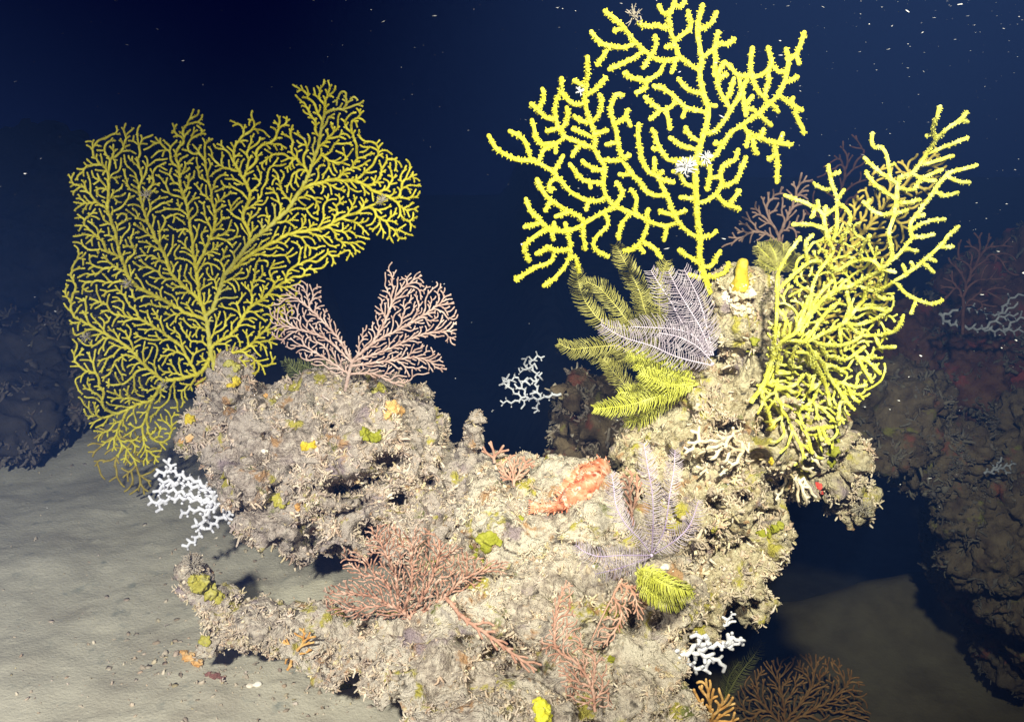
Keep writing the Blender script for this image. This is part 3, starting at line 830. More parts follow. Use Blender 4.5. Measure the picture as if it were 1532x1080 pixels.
# --- bright fan hanging round the right shoulder of the pillar
E, F_ = tile(1060, 150, 3.648), tile(1060, 380, 3.6)
RIGHTFAN = [
    F_((230, 800), (300, 690), (345, 570), (400, 470), (470, 420), (540, 330), (620, 240), (700, 190), (790, 160)) + E((990, 880), (985, 720), (1010, 640), (1025, 540), (1040, 430), (1110, 400), (1180, 310), (1240, 220), (1300, 160), (1370, 110), (1410, 65)),
    F_((420, 470), (520, 470), (600, 440), (700, 390), (740, 360), (800, 290), (840, 240), (850, 190), (880, 150)),
    F_((345, 570), (360, 420), (370, 260), (370, 130)) + E((400, 900), (450, 820), (500, 750)),
    F_((540, 330), (560, 180), (600, 90)) + E((680, 830), (650, 760), (630, 650), (600, 600), (520, 560), (415, 520)),
    F_((790, 160), (900, 200), (1016, 139)) + E((1110, 930), (1180, 870), (1260, 800), (1310, 740), (1365, 690)),
    F_((520, 470), (560, 530), (610, 580), (650, 660), (700, 730), (775, 830)),
    E((990, 880), (1030, 850), (1110, 750), (1100, 710), (1110, 660), (1170, 580), (1220, 510), (1270, 440), (1310, 400), (1380, 380), (1465, 355)),
    E((1110, 400), (1180, 435), (1240, 440)), E((1240, 220), (1225, 160), (1265, 35)), E((1235, 185), (1190, 195)), E((1370, 110), (1415, 120)), E((1200, 290), (1330, 240), (1415, 205)),
    E((1180, 350), (1250, 330), (1335, 305)), E((1310, 420), (1360, 445), (1425, 450)), E((1110, 720), (1130, 750), (1230, 735)), E((1240, 510), (1290, 520), (1360, 505)), E((1110, 710), (1190, 665), (1290, 650)),
    E((1130, 650), (1175, 625)), E((1040, 490), (1120, 490), (1150, 440), (1200, 410), (1275, 380)), E((1020, 540), (960, 500), (890, 440), (860, 390)), E((1030, 450), (1000, 440), (930, 390), (850, 315)),
    E((1000, 450), (985, 380), (970, 300), (940, 255), (905, 260), (890, 225), (895, 180)), E((985, 355), (1015, 350)), E((1010, 630), (930, 620), (880, 590), (845, 555)), E((860, 570), (880, 545)),
    E((1030, 560), (1090, 560), (1155, 545)), E((1020, 635), (1085, 600)), E((1060, 800), (1140, 825)), E((600, 600), (595, 550)), E((590, 600), (560, 640)), E((640, 640), (640, 580)),
    E((640, 630), (690, 590), (705, 545), (680, 480), (660, 400), (655, 355)), E((665, 490), (610, 480), (575, 455)), E((670, 420), (715, 395)), E((705, 540), (740, 490)), E((715, 560), (770, 620), (760, 700), (720, 770)),
    E((705, 580), (700, 700), (680, 760)), E((640, 710), (560, 680), (460, 680)), F_((370, 200), (420, 150)) + E((540, 890), (610, 880)), E((545, 890), (530, 780), (570, 735)), E((1260, 810), (1335, 800)), E((1200, 860), (1240, 880)),
    E((1160, 890), (1230, 940)), E((1080, 940), (1060, 900)), E((1120, 920), (1105, 885)), E((700, 930), (750, 900), (830, 870), (900, 880), (945, 920), (1020, 940)), E((830, 870), (840, 800), (880, 740)),
    F_((370, 300), (415, 350), (400, 440)), F_((380, 500), (375, 600), (370, 640), (435, 640)), F_((740, 360), (760, 300), (745, 205)), F_((740, 375), (810, 380), (900, 350), (980, 300)), F_((960, 310), (880, 290), (800, 300)),
    F_((740, 380), (800, 420), (860, 440), (950, 430), (1020, 400), (1050, 330)), F_((900, 450), (930, 500), (1005, 500)), F_((560, 470), (620, 490), (720, 490), (800, 460), (830, 420)), F_((700, 400), (715, 470)), F_((735, 490), (735, 520)),
    F_((520, 470), (580, 390), (640, 310), (690, 270)), F_((490, 440), (560, 310), (590, 290)), F_((480, 420), (520, 290), (540, 240)), F_((600, 250), (690, 200), (740, 140), (770, 180)), F_((530, 340), (590, 230), (665, 145)),
    F_((1010, 150), (1060, 210), (1120, 245), (1200, 270), (1260, 250)), F_((1120, 250), (1090, 320)), F_((900, 200), (930, 240), (990, 240)), F_((900, 200), (940, 100), (920, 70)), F_((660, 600), (740, 640)),
    F_((700, 690), (790, 715), (850, 705)), F_((760, 700), (775, 770), (810, 795)), F_((560, 560), (610, 650), (640, 740), (655, 810)), F_((590, 490), (640, 550), (670, 550), (730, 570), (790, 540), (840, 500)),
    F_((790, 540), (840, 620), (880, 690)), F_((800, 550), (860, 580), (925, 645)), F_((840, 560), (900, 550)), F_((480, 470), (450, 560), (460, 610)), F_((490, 530), (540, 540), (550, 590)), F_((530, 490), (570, 550), (560, 610)),
    F_((300, 700), (290, 760), (330, 880), (350, 970)), F_((320, 690), (400, 740), (460, 800), (500, 900), (540, 1010), (560, 1070)), F_((450, 780), (520, 830), (560, 840)), F_((520, 940), (590, 935), (670, 930)), F_((590, 940), (610, 1000)),
    F_((620, 940), (650, 1020)), F_((330, 780), (380, 840), (420, 890)), F_((345, 680), (400, 720), (470, 700), (510, 650)), F_((490, 850), (560, 790), (580, 730), (540, 710)), F_((740, 800), (710, 800), (700, 890)),
]
hp, _ = hit(1122, 604, False)
t = thing('sea_fan', 'bright lemon sea fan bending round the right shoulder of the pillar', 'coral', tuple(hp), 'yellow sea fans')
RF_DEPTH = depth_field(1.80, (1130, 580), .00020, -.00015, .16, 5, .009)
traced(t, RIGHTFAN, RF_DEPTH, (3.9, 3.0), (2.75, 3.0), M_YEL_R, 22, k=6, polyp=.8, polyp_len=2.0, step=5)
RF2 = lambda q: RF_DEPTH(q) + .012
grown(t, [[(1140, 600), (1150, 480), (1185, 400), (1230, 340), (1290, 330), (1330, 400), (1345, 470), (1320, 530), (1330, 560), (1290, 600), (1262, 640), (1210, 620), (1180, 600)]],
      RIGHTFAN[:2] + [RIGHTFAN[4], RIGHTFAN[5]], 6.6, 4.2, RF2, 1.75, .10, 34, M_YEL_R, k=5, stem='branch', fuzz=.4, wig=.10)
t = thing('sea_fan', 'browner tangled sea fan close behind the lemon fan on the pillar', 'coral', tuple(P(1150, 560, 1.98)), 'yellow sea fans')
grown(t, [[(1150, 560), (1175, 450), (1210, 380), (1250, 330), (1290, 280), (1310, 250), (1350, 240), (1400, 220), (1420, 250), (1370, 330), (1330, 400), (1330, 470), (1290, 520), (1220, 560)]],
      [[(1135, 600), (1160, 540), (1190, 480)], [(1190, 480), (1240, 420), (1290, 350), (1340, 290), (1390, 240)], [(1180, 500), (1250, 470), (1310, 440)]],
      5.6, 3.8, depth_field(1.93, (1135, 600), .0003, -.0002, .10, 8), 1.9, .12, 31, M_OLIVE, k=5)
t = thing('sea_fan', 'sparse yellow sea fan hanging down the pillar front toward the cream coral', 'coral', tuple(hit(1165, 590, False)[0]), 'yellow sea fans')
def down_depth(q): return np.array([float(hit(a, b)[0][1]) for a, b in q.tolist()]).clip(1.6, 2.0) - .035
grown(t, [[(1130, 580), (1160, 530), (1230, 520), (1270, 580), (1268, 640), (1235, 690), (1190, 700), (1158, 668), (1135, 630)]], [[(1160, 575), (1165, 600), (1185, 640), (1205, 685)], [(1162, 580), (1200, 590), (1240, 620)]], 9, 4.5, down_depth, 2.2, .10, 32, M_YEL_R, k=6)

# --- broad mustard fan over the left mound
hp, _ = hit(322, 552, False)
t = thing('sea_fan', 'broad dense mustard yellow sea fan spreading over the left of the mound', 'coral', tuple(hp), 'yellow sea fans')
LEFTPOLY = [(300, 575), (318, 560), (345, 540), (385, 565), (415, 555), (412, 520), (440, 470), (450, 420), (500, 398), (540, 380), (560, 350), (585, 365), (620, 352), (632, 275), (612, 240), (590, 235), (565, 205), (548, 210), (545, 150),
            (515, 135), (485, 118), (470, 130), (436, 126), (450, 165), (470, 190), (455, 205), (430, 175), (412, 172), (400, 200), (378, 165), (366, 185), (344, 180), (350, 215), (310, 205), (302, 165), (286, 162), (275, 190), (255, 182),
            (258, 215), (218, 195), (200, 178), (180, 190), (162, 188), (155, 205), (125, 212), (130, 240), (102, 262), (112, 320), (108, 370), (104, 400), (92, 440), (108, 500), (105, 550), (118, 600), (135, 640), (150, 665), (195, 700), (235, 695), (255, 660), (270, 625), (285, 590)]
LEFTSEED = [[(322, 552), (316, 523), (308, 480), (298, 437), (292, 400), (283, 328), (271, 273), (262, 235)],
            [(308, 480), (267, 460), (227, 443), (193, 412), (172, 350), (160, 290), (166, 240)], [(300, 450), (262, 415), (240, 370), (218, 330), (205, 270)], [(313, 470), (340, 407), (372, 365), (365, 328), (372, 290), (345, 230)],
            [(340, 407), (380, 380), (430, 350), (480, 340), (530, 320), (580, 300)], [(372, 365), (420, 325), (440, 300), (470, 275), (520, 270), (570, 290), (600, 310)], [(450, 290), (470, 240), (480, 190), (490, 140)],
            [(318, 530), (293, 562), (247, 572), (227, 597), (190, 610), (150, 630)], [(247, 572), (220, 547), (190, 520), (160, 500), (120, 480)], [(227, 597), (215, 640), (220, 680)], [(293, 562), (270, 520), (230, 490), (180, 470)],
            [(316, 523), (343, 500), (375, 460), (400, 440), (430, 420)], [(325, 540), (370, 520), (400, 490)], [(292, 400), (320, 350), (318, 300), (310, 250)], [(190, 610), (175, 650), (200, 690)]]
LEFTSEED = [[(x + 4 * nz(x, y, .03, 4), y + 5 * nz(x, y, .03, 9)) for x, y in spline(s, 12).tolist()] for s in LEFTSEED]
grown(t, [LEFTPOLY], LEFTSEED, 5.0, 3.4, depth_field(float(hp[1]), (322, 552), .00018, .0003, .13, 12, .007), 1.45, .145, 41, M_YEL_L, k=6, m_stem=M_STEM, fuzz=.35, wig=.07, trop=.10, angle=(36, 60), every=(1.8, 4.2), min_branch=16, r_max=5.2, knob=.07)
t = thing('sea_fan', 'small olive brown sea fan drooping behind the lower edge of the mustard fan', 'coral', tuple(P(230, 650, 2.3)), 'yellow sea fans')
grown(t, [[(250, 650), (150, 640), (128, 670), (150, 715), (185, 738), (220, 742), (235, 700)]], [[(240, 640), (200, 660), (165, 690)], [(200, 660), (205, 700), (215, 735)]], 6.5, 4,
      depth_field(2.35, (230, 650), .0003, 0, .05, 14), 1.7, .12, 42, M_OLIVE, k=5)

# --- pink sea fans
def pink(label, polys, seeds, Y, ax, ay, seed, m=M_PINK, kill=5.0, step=3.4, r=1.75, amp=.06, base=None, wig=.12, grp='pink and orange sea fans', jit=.5, mb=16, trop=.22, angle=(20, 48), on=None, **_):
    b = hit(*(base or seeds[0][0]))[0] if Y is None else P(*seeds[0][0], Y)
    Y = float(b[1]) if Y is None else Y
    t = thing('sea_fan', label, 'coral', tuple(b), grp)
    polys = [polys] if not isinstance(polys[0][0], (list, tuple)) else polys
    df = depth_field(Y, seeds[0][0], ax, ay, amp, seed)
    if on is not None:
        q = np.vstack([np.asarray(p, float) for p in polys]); hy = np.clip(np.array([float(hit(x, y)[0][1]) for x, y in q.tolist()]), Y - .15, Y + .06)
        cf = np.linalg.lstsq(np.c_[q, np.ones(len(q))], hy, rcond=None)[0]
        d0 = df
        df = lambda z: z @ cf[:2] + cf[2] - on + (d0(z) - Y) * .4
    grown(t, polys, seeds, kill, step, df, r, .16, seed, m, k=5, min_branch=mb, r_max=4.5, wig=wig, jit=jit, knob=.08, trop=trop, angle=angle, every=(1.3, 2.4))

G = tile(360, 370, 3.2737)
pink('dusty pink two lobed sea fan standing on the mound top', [
    G((545, 520), (500, 440), (440, 330), (400, 250), (395, 180), (340, 180), (300, 155), (190, 240), (140, 300), (150, 430), (250, 510), (320, 560), (460, 620), (510, 640)),
    G((560, 500), (590, 400), (660, 350), (655, 270), (700, 200), (705, 130), (740, 60), (765, 100), (760, 150), (880, 115), (900, 190), (940, 160), (975, 170), (1040, 240), (1065, 330), (1050, 480), (980, 455), (860, 450), (970, 510), (1015, 610), (930, 610), (880, 640), (780, 690), (700, 650), (560, 620))],
    [G((512, 700), (528, 630), (545, 560)), G((545, 560), (480, 450), (400, 360), (300, 270), (220, 230)), G((540, 560), (420, 450), (280, 400), (180, 380)), G((530, 620), (440, 560), (340, 500)),
     G((548, 555), (650, 470), (780, 400), (900, 330), (1000, 260)), G((640, 478), (700, 380), (760, 240), (860, 150)), G((550, 560), (720, 500), (880, 430), (1020, 410)), G((545, 580), (700, 560), (860, 540), (970, 580)), G((535, 620), (650, 620), (760, 670))],
    None, -.0001, .0002, 51, base=(520, 590), kill=3.4, step=2.9, r=1.15)
K = tile(450, 760, 3.374)
pink('bushy rose pink sea fan lying over the ledge below the mound', [
    K((110, 400), (200, 370), (260, 350), (200, 290), (210, 190), (330, 240), (320, 100), (400, 75), (480, 80), (560, 160), (580, 80), (660, 110), (720, 170), (790, 180), (870, 240), (1050, 270), (1040, 340), (950, 320), (850, 440), (760, 470), (690, 520), (550, 560), (400, 560), (300, 570), (130, 530))],
    [K((560, 560), (500, 510), (440, 490)), K((440, 490), (330, 500), (210, 520)), K((450, 490), (340, 440), (200, 430)), K((470, 490), (430, 380), (340, 330)), K((490, 500), (480, 350), (420, 210), (370, 130)),
     K((520, 520), (560, 380), (560, 220), (580, 110)), K((560, 540), (640, 400), (690, 270), (700, 180)), K((570, 550), (700, 470), (820, 360), (960, 300))],
    None, .0001, .00055, 52, m=M_PINKO, base=(600, 925), amp=.16, jit=2.2, kill=3.3, step=3, r=1.3, angle=(18, 42))
pink('thin salmon sea fan spray drooping right from the bushy pink fan', [K((740, 450), (850, 520), (960, 560), (1000, 640), (1110, 720), (1215, 790), (1170, 840), (1040, 750), (900, 650), (800, 560))],
     [K((735, 455), (830, 560), (960, 650), (1080, 740), (1180, 810))], None, 0, 0, 53, on=.05, m=M_PINKO, base=(672, 898), kill=6, r=2.2)
I = tile(760, 800, 3.83)
pink('upright salmon sea fan spray on the front ledge below the violet feather star', [I((340, 245), (300, 300), (255, 400), (235, 560), (180, 600), (190, 660), (260, 720), (330, 920), (430, 980), (600, 990), (580, 840), (560, 700), (440, 640), (420, 520), (370, 420), (380, 300))],
     [I((500, 1010), (480, 880), (400, 740), (280, 650), (270, 480), (300, 360), (338, 262)), I((480, 880), (500, 740), (480, 640)), I((490, 940), (560, 900), (590, 960))], None, 0, 0, 54, on=.06, m=M_PINKO, kill=3.8, r=1.45, amp=.1, base=(885, 1062), jit=1.0)
pink('dark stemmed salmon sea fan hanging beside the yellow feather star', [I((640, 255), (740, 285), (790, 430), (765, 505), (710, 440), (640, 560), (560, 650), (480, 630), (560, 460))],
     [I((655, 250), (600, 350), (540, 470), (480, 600)), I((640, 270), (720, 330), (745, 470)), I((600, 350), (650, 450), (600, 570))], None, 0, 0, 55, on=.055, m=M_PINKO, kill=3.8, r=1.45, base=(931, 868))
H = tile(680, 600, 3.6)
pink('dense little salmon sea fan cushion in the saddle by the fish', [H((225, 330), (300, 285), (400, 295), (445, 340), (350, 425), (260, 455))], [H((320, 460), (315, 400), (310, 340)), H((318, 430), (260, 380)), H((318, 430), (380, 350), (420, 330))], None, 0, 0, 56, on=.03, m=M_PINKO, kill=3.3, step=3, r=1.6, base=(769, 728), mb=8)
pink('sparse pale pink sea fan sprig beside the upright rock knob', [H((140, 290), (150, 250), (190, 205), (245, 205), (295, 270), (260, 300))], [H((215, 330), (215, 290), (195, 220)), H((214, 300), (250, 260)), H((214, 305), (160, 275))], None, 0, .0002, 57, m=M_PINKO, kill=8, r=2.0, base=(740, 700), mb=6)
pink('fine orange pink sea fan patch behind the violet feather star', [H((870, 390), (930, 355), (1000, 400), (1025, 500), (975, 570), (945, 650), (900, 480))], [H((965, 670), (950, 560), (940, 420)), H((955, 600), (985, 500), (980, 420))], None, 0, 0, 66, on=.03, m=M_PINKO, kill=4.2, r=1.6, base=(948, 786), mb=8)
J5 = tile(230, 780, 3.6)
pink('small orange brown sea fan flat on the low rock arm', [J5((690, 635), (740, 610), (800, 565), (875, 615), (850, 690), (760, 760), (710, 800))], [J5((720, 800), (770, 700), (840, 610)), J5((770, 700), (710, 650))], None, 0, 0, 58, on=.03, m=M_ORANGE, kill=5, r=1.8, base=(436, 992), mb=6)
pink('stubby orange tan sea fan rising from the bottom edge', [I((1050, 900), (1090, 830), (1150, 815), (1225, 880), (1300, 940), (1330, 1100), (1080, 1100))], [I((1170, 1130), (1160, 1000), (1140, 860)), I((1165, 1050), (1240, 960)), I((1165, 1080), (1100, 960))], 1.45, 0, .0002, 59, m=M_ORANGE, kill=5, r=2.5, step=4.5, mb=6)
L9 = tile(1080, 640, 2.454)
M_BUSH = mat('brown_orange_polyps', [(.36, .16, .05), (.46, .23, .08), (.54, .30, .12)], 50, .85, .4, 500, .1, bdist=.002)
pink('large dim rusty sea fan on the shaded sand at the bottom right', [L9((20, 1120), (50, 960), (160, 850), (320, 825), (430, 845), (530, 940), (560, 1120))], [L9((230, 1150), (230, 1050), (200, 900)), L9((230, 1080), (330, 950), (330, 860)), L9((232, 1090), (420, 980), (480, 900)), L9((230, 1100), (120, 980))],
     None, 0, .0004, 60, m=M_BUSH, kill=4.0, base=(1180, 1078), r=1.5, step=5, spacing=7, infl=36)
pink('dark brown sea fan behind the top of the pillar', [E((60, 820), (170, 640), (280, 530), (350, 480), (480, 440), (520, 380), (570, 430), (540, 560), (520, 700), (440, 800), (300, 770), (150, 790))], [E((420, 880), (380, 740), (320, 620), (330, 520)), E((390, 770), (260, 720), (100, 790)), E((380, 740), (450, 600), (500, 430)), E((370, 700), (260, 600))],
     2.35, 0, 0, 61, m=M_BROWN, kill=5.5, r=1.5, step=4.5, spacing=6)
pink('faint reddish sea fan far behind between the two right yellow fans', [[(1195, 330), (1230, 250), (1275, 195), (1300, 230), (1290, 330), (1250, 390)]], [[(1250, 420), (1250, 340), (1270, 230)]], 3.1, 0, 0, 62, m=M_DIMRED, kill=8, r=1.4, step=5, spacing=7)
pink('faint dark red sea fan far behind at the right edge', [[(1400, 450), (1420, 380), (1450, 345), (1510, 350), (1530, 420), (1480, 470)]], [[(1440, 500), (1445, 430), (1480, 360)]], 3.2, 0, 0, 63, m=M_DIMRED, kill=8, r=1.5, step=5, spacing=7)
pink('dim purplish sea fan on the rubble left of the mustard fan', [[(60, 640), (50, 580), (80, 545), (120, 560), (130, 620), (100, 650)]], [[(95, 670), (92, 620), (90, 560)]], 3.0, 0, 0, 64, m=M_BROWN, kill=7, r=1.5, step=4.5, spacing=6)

# --- white and cream corals
def lace(label, lines, Y, r, seed, m=M_WHITE, zig=3.2, step=8, stub=.75, ax=0, ay=0, k=7, name='lace_coral', grp='white lace corals', dfun=None):
    rng = np.random.default_rng(seed)
    p0 = lines[0][0]
    Y0 = Y if Y is not None else float(hit(*p0)[0][1])
    t = thing(name, label, 'coral', tuple(P(*p0, Y0)), grp)
    df = dfun or depth_field(Y0, p0, ax, ay, .03, seed)
    allp = None
    for i, ln in enumerate(lines):
        q = np.asarray(ln, float)
        if i:
            j = np.linalg.norm(allp - q[0], axis=1).argmin(); q = np.vstack([allp[j], q]) if np.linalg.norm(allp[j] - q[0]) > 2 else np.vstack([allp[j], q[1:]])
        s = spline(q, step)
        if len(s) > 2:
            T = norm(np.gradient(s, axis=0)); Nn = np.stack([-T[:, 1], T[:, 0]], 1)
            sg = np.where(np.arange(len(s)) % 2 == 0, 1, -1)[:, None]
            z = s.copy(); z[1:] += (Nn * sg * zig * rng.uniform(.7, 1.2, (len(s), 1)))[1:]
        else: z = s; sg = np.ones((len(s), 1)); Nn = np.zeros_like(s); T = norm(np.gradient(s, axis=0))
        allp = z if allp is None else np.vstack([allp, z])
        ch = []
        Yq = df(z); taper = np.linspace(1.15 if i == 0 else 1.0, .72, len(z))
        ch.append((P(z[:, 0], z[:, 1], Yq), r * taper * mpp(Y0)))
        for n in range(1, len(z) - 1):
            if rng.random() < stub:
                d = Nn[n] * sg[n] + T[n] * .5 + rng.normal(size=2) * .3
                L = rng.uniform(.5, 1.2) * step * .8
                e = np.vstack([z[n], z[n] + d * L * .6, z[n] + d * L])
                Ye = np.array([Yq[n], Yq[n] + rng.normal() * .006, Yq[n] + rng.normal() * .012])
                ch.append((P(e[:, 0], e[:, 1], Ye), r * taper[n] * mpp(Y0) * np.array([.85, .75, .7])))
        v, f = tubes(ch, k)
        link('branch' if i else 'stem', v, f, m, t)

N4 = tile(200, 520, 3.176)
lace('white lace coral fan sticking out left below the mustard fan', [N4((490, 680), (450, 700), (370, 690), (310, 640), (230, 610), (180, 580), (165, 530)), N4((180, 580), (100, 600)), N4((380, 720), (340, 680), (240, 650), (160, 650), (100, 690)), N4((230, 645), (120, 630)), N4((360, 730), (270, 700), (190, 680), (130, 680)),
      N4((370, 740), (280, 720), (200, 715), (130, 730), (70, 740)), N4((130, 730), (115, 780)), N4((440, 700), (400, 750), (340, 770), (270, 770), (220, 800)), N4((400, 750), (340, 800), (320, 870), (290, 920), (235, 945)),
      N4((320, 850), (280, 845)), N4((450, 710), (440, 780), (390, 830), (350, 865)), N4((470, 700), (465, 750), (450, 800), (460, 830))], 1.90, 4.0, 71, zig=2.4, step=6.5, stub=1.0)
N3 = tile(660, 480, 5.4)
lace('pale white lace coral in the gap against dark water', [N3((970, 590), (900, 600), (810, 620), (770, 540), (765, 430), (730, 370), (720, 290)), N3((720, 330), (780, 290), (830, 295)), N3((730, 370), (680, 380), (680, 310), (655, 300)), N3((690, 385), (640, 410), (620, 390)), N3((750, 350), (780, 380)), N3((770, 440), (815, 430)),
      N3((800, 630), (690, 620), (620, 600), (570, 560), (540, 500), (500, 470)), N3((550, 500), (520, 545)), N3((540, 520), (470, 510)), N3((535, 470), (540, 430)), N3((550, 480), (620, 450)), N3((650, 620), (600, 650), (530, 655), (480, 655)),
      N3((690, 610), (660, 540), (640, 490), (700, 470)), N3((660, 540), (590, 520)), N3((680, 500), (720, 510)), N3((780, 630), (780, 690), (760, 745)), N3((770, 700), (740, 710)), N3((690, 630), (665, 670), (655, 710)), N3((780, 580), (720, 590)), N3((770, 480), (720, 470))],
     2.6, 2.0, 72, zig=1.8, step=5.5)
lace('bright white knobby lace coral at the ledge foot beside dark sand', [I((930, 660), (1000, 690), (1050, 670), (1130, 690), (1220, 730), (1240, 780)), I((1000, 690), (960, 720), (1000, 780)), I((1010, 700), (1050, 750), (1130, 770), (1150, 715)), I((1050, 670), (1090, 620), (1100, 600)), I((1100, 660), (1200, 630), (1270, 640), (1340, 600)),
      I((1250, 640), (1290, 590), (1350, 620)), I((1270, 620), (1260, 570)), I((1110, 640), (1150, 590), (1050, 575))], 1.5, 5.0, 73, zig=2.2, step=7, stub=.6)
lace('small mauve white lace coral sprig above the bright white one', [I((1220, 540), (1250, 510), (1270, 470), (1300, 450)), I((1250, 510), (1300, 490)), I((1260, 490), (1230, 470))], 1.58, 3.0, 74, zig=1.8, step=5)
R2 = tile(1200, 300, 2.571)
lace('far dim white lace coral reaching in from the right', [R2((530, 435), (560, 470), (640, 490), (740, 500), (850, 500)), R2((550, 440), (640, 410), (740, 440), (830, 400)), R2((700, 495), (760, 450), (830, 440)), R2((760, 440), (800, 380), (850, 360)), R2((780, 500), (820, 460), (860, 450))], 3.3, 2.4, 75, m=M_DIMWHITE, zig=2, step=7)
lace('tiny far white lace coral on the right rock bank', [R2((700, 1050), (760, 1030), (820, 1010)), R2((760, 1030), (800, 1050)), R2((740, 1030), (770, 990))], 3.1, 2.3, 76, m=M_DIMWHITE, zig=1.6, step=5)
JT = tile(980, 580, 3.6)
def on_rock(off, lo=1.3, hi=2.2):
    return lambda q: np.array([float(hit(a, b)[0][1]) for a, b in q.tolist()]).clip(lo, hi) - off
lace('cream branching coral with white tips on the pillar front', [JT((470, 300), (420, 265), (330, 285), (240, 290), (180, 300)), JT((240, 285), (235, 210)), JT((235, 240), (195, 235)), JT((380, 300), (360, 310), (290, 325), (220, 370)), JT((370, 320), (300, 390), (270, 430), (225, 430)), JT((270, 440), (250, 468)), JT((410, 340), (370, 410)),
      JT((470, 340), (440, 400), (400, 430), (350, 465)), JT((460, 330), (400, 350)), JT((200, 330), (160, 350)), JT((470, 310), (500, 340), (510, 300))], None, 3.4, 77, m=M_CREAM, zig=1.2, step=8, stub=.25, name='branching_coral', grp='cream branching corals', dfun=on_rock(.045, 1.6, 1.95))
lace('cream branching coral cluster beside the red sponge under the lemon fan', [JT((720, 430), (760, 400), (800, 430), (850, 455)), JT((800, 360), (850, 380), (905, 440)), JT((850, 350), (910, 410)), JT((720, 450), (690, 540), (650, 600)), JT((650, 540), (660, 600)), JT((740, 480), (770, 540), (770, 610)), JT((770, 490), (800, 560), (820, 625)),
      JT((800, 490), (830, 540), (865, 590)), JT((760, 470), (740, 560))], None, 3.3, 78, m=M_CREAM, zig=1.2, step=8, stub=.25, name='branching_coral', grp='cream branching corals', dfun=on_rock(.03, 1.7, 2.0))

# --- feather stars
def feather(label, base, arms, Y0, pin, m_pin, m_arm, seed, ends=None, r=1.6, gap=2.6, grp='feather stars', centre=True, lift=0.0, thick=.55, droop=0.0, rows=1):
    """arms: polylines from the disc outward; pinnules stand in two rows along each arm"""
    rng = np.random.default_rng(seed)
    c = P(*base, Y0)
    t = thing('feather_star', label, 'feather star', tuple(c), grp)
    s0 = mpp(Y0)
    if centre:
        v = ICO2[0] * np.array([3.2, 3.2, 3]) * s0 + c
        link('disc', v, [ICO2[1]], m_arm, t)
    for ai, arm in enumerate(arms):
        q = spline(arm, gap); n = len(q)
        u = np.linspace(0, 1, n)
        e = ends[ai] if ends else rng.uniform(-.06, .06)
        Y = Y0 + e * u + lift * np.sin(u * math.pi)
        W = P(q[:, 0], q[:, 1], Y)
        rr = np.linspace(r, r * .45, n) * s0
        a = link('arm', *tubes([(W, rr)], 6), m_arm, t)
        T = norm(np.gradient(W, axis=0))
        view = norm(EYE - W)
        tilt = rng.uniform(-.35, .35)
        S = norm(np.cross(T, view)); Nn = np.cross(S, T)
        ch = []
        for side, row in [(a_, b_) for a_ in (-1, 1) for b_ in range(rows)]:
            for i in range(2, n):
                prof = min(1, .35 + 3 * u[i]) * (1 if u[i] < .8 else 1 - (u[i] - .8) / .2 * .55)
                L = pin * s0 * prof * rng.uniform(.85, 1.12)
                d = norm(S[i] * side * 1.0 + T[i] * (.28 + .25 * u[i]) + Nn[i] * (tilt + rng.normal() * .16 + (row - (rows - 1) / 2) * .9) + rng.normal(size=3) * .07 + np.array([0, 0, -droop]))
                cv = norm(d + T[i] * .5 + np.array([0, 0, -droop]))
                p0 = W[i] + (T[i] * gap * s0 * rng.uniform(-.3, .3))
                ch.append((np.array([p0, p0 + d * L * .5, p0 + d * L * .55 + cv * L * .45]), np.array([thick, thick * .85, thick * .45]) * s0))
        link('pinnules', *tubes(ch, 3), m_pin, a)['kind'] = 'stuff'

GT = tile(820, 340, 3.6)
feather('lilac grey feather star fanning left from the pillar top', GT((885, 735))[0], [GT((885, 745), (700, 700), (560, 640), (400, 590), (285, 525)), GT((860, 690), (790, 590), (690, 550), (560, 540), (450, 535)), GT((870, 690), (790, 590), (720, 510), (660, 400), (600, 310), (555, 235)),
        GT((880, 690), (830, 560), (760, 440), (700, 340), (650, 240)), GT((890, 690), (860, 560), (820, 410), (775, 310), (735, 230)), GT((880, 720), (800, 640), (700, 590), (600, 570))],
        1.84, 24, M_LILAC, M_LILACARM, 81, ends=[-.10, .02, .04, .02, .05, -.03], gap=3.3, thick=.85, r=1.25)
feather('olive feather star with long arms raised behind the lilac one', GT((600, 560))[0], [GT((600, 560), (450, 520), (370, 430), (280, 330), (210, 295)), GT((590, 570), (330, 530), (220, 430), (170, 320), (150, 205)), GT((600, 555), (530, 470), (490, 340), (430, 220), (365, 95)), GT((610, 550), (600, 420), (610, 280), (640, 185)),
        GT((590, 580), (480, 690), (380, 640), (250, 645), (130, 655), (60, 625)), GT((590, 590), (440, 700), (330, 720), (230, 690)), GT((590, 590), (500, 900), (380, 810), (300, 710))], 2.08, 20, M_OLIVEF, M_OLIVEF, 82, ends=[.05, .1, .0, -.03, .05, .08, .02], gap=3.0, thick=.78, rows=2, r=1.3)
feather('bright yellow green feather star under the lilac one', GT((800, 845))[0], [GT((800, 850), (680, 880), (560, 920), (420, 960), (250, 978)), GT((790, 810), (700, 760), (580, 725), (430, 690)), GT((790, 830), (650, 790), (560, 760), (470, 740)), GT((790, 850), (640, 880), (500, 890), (380, 890)),
        GT((780, 840), (680, 850), (600, 830), (500, 790)), GT((740, 860), (600, 950), (500, 1030), (415, 1050))], 1.86, 20, M_GREENY, M_GREENY, 83, ends=[-.05, .02, -.02, .02, -.06, .06], gap=3.1, thick=.85, rows=2, r=1.3)
hb, _ = hit(H((1060, 835))[0][0], H((1060, 835))[0][1])
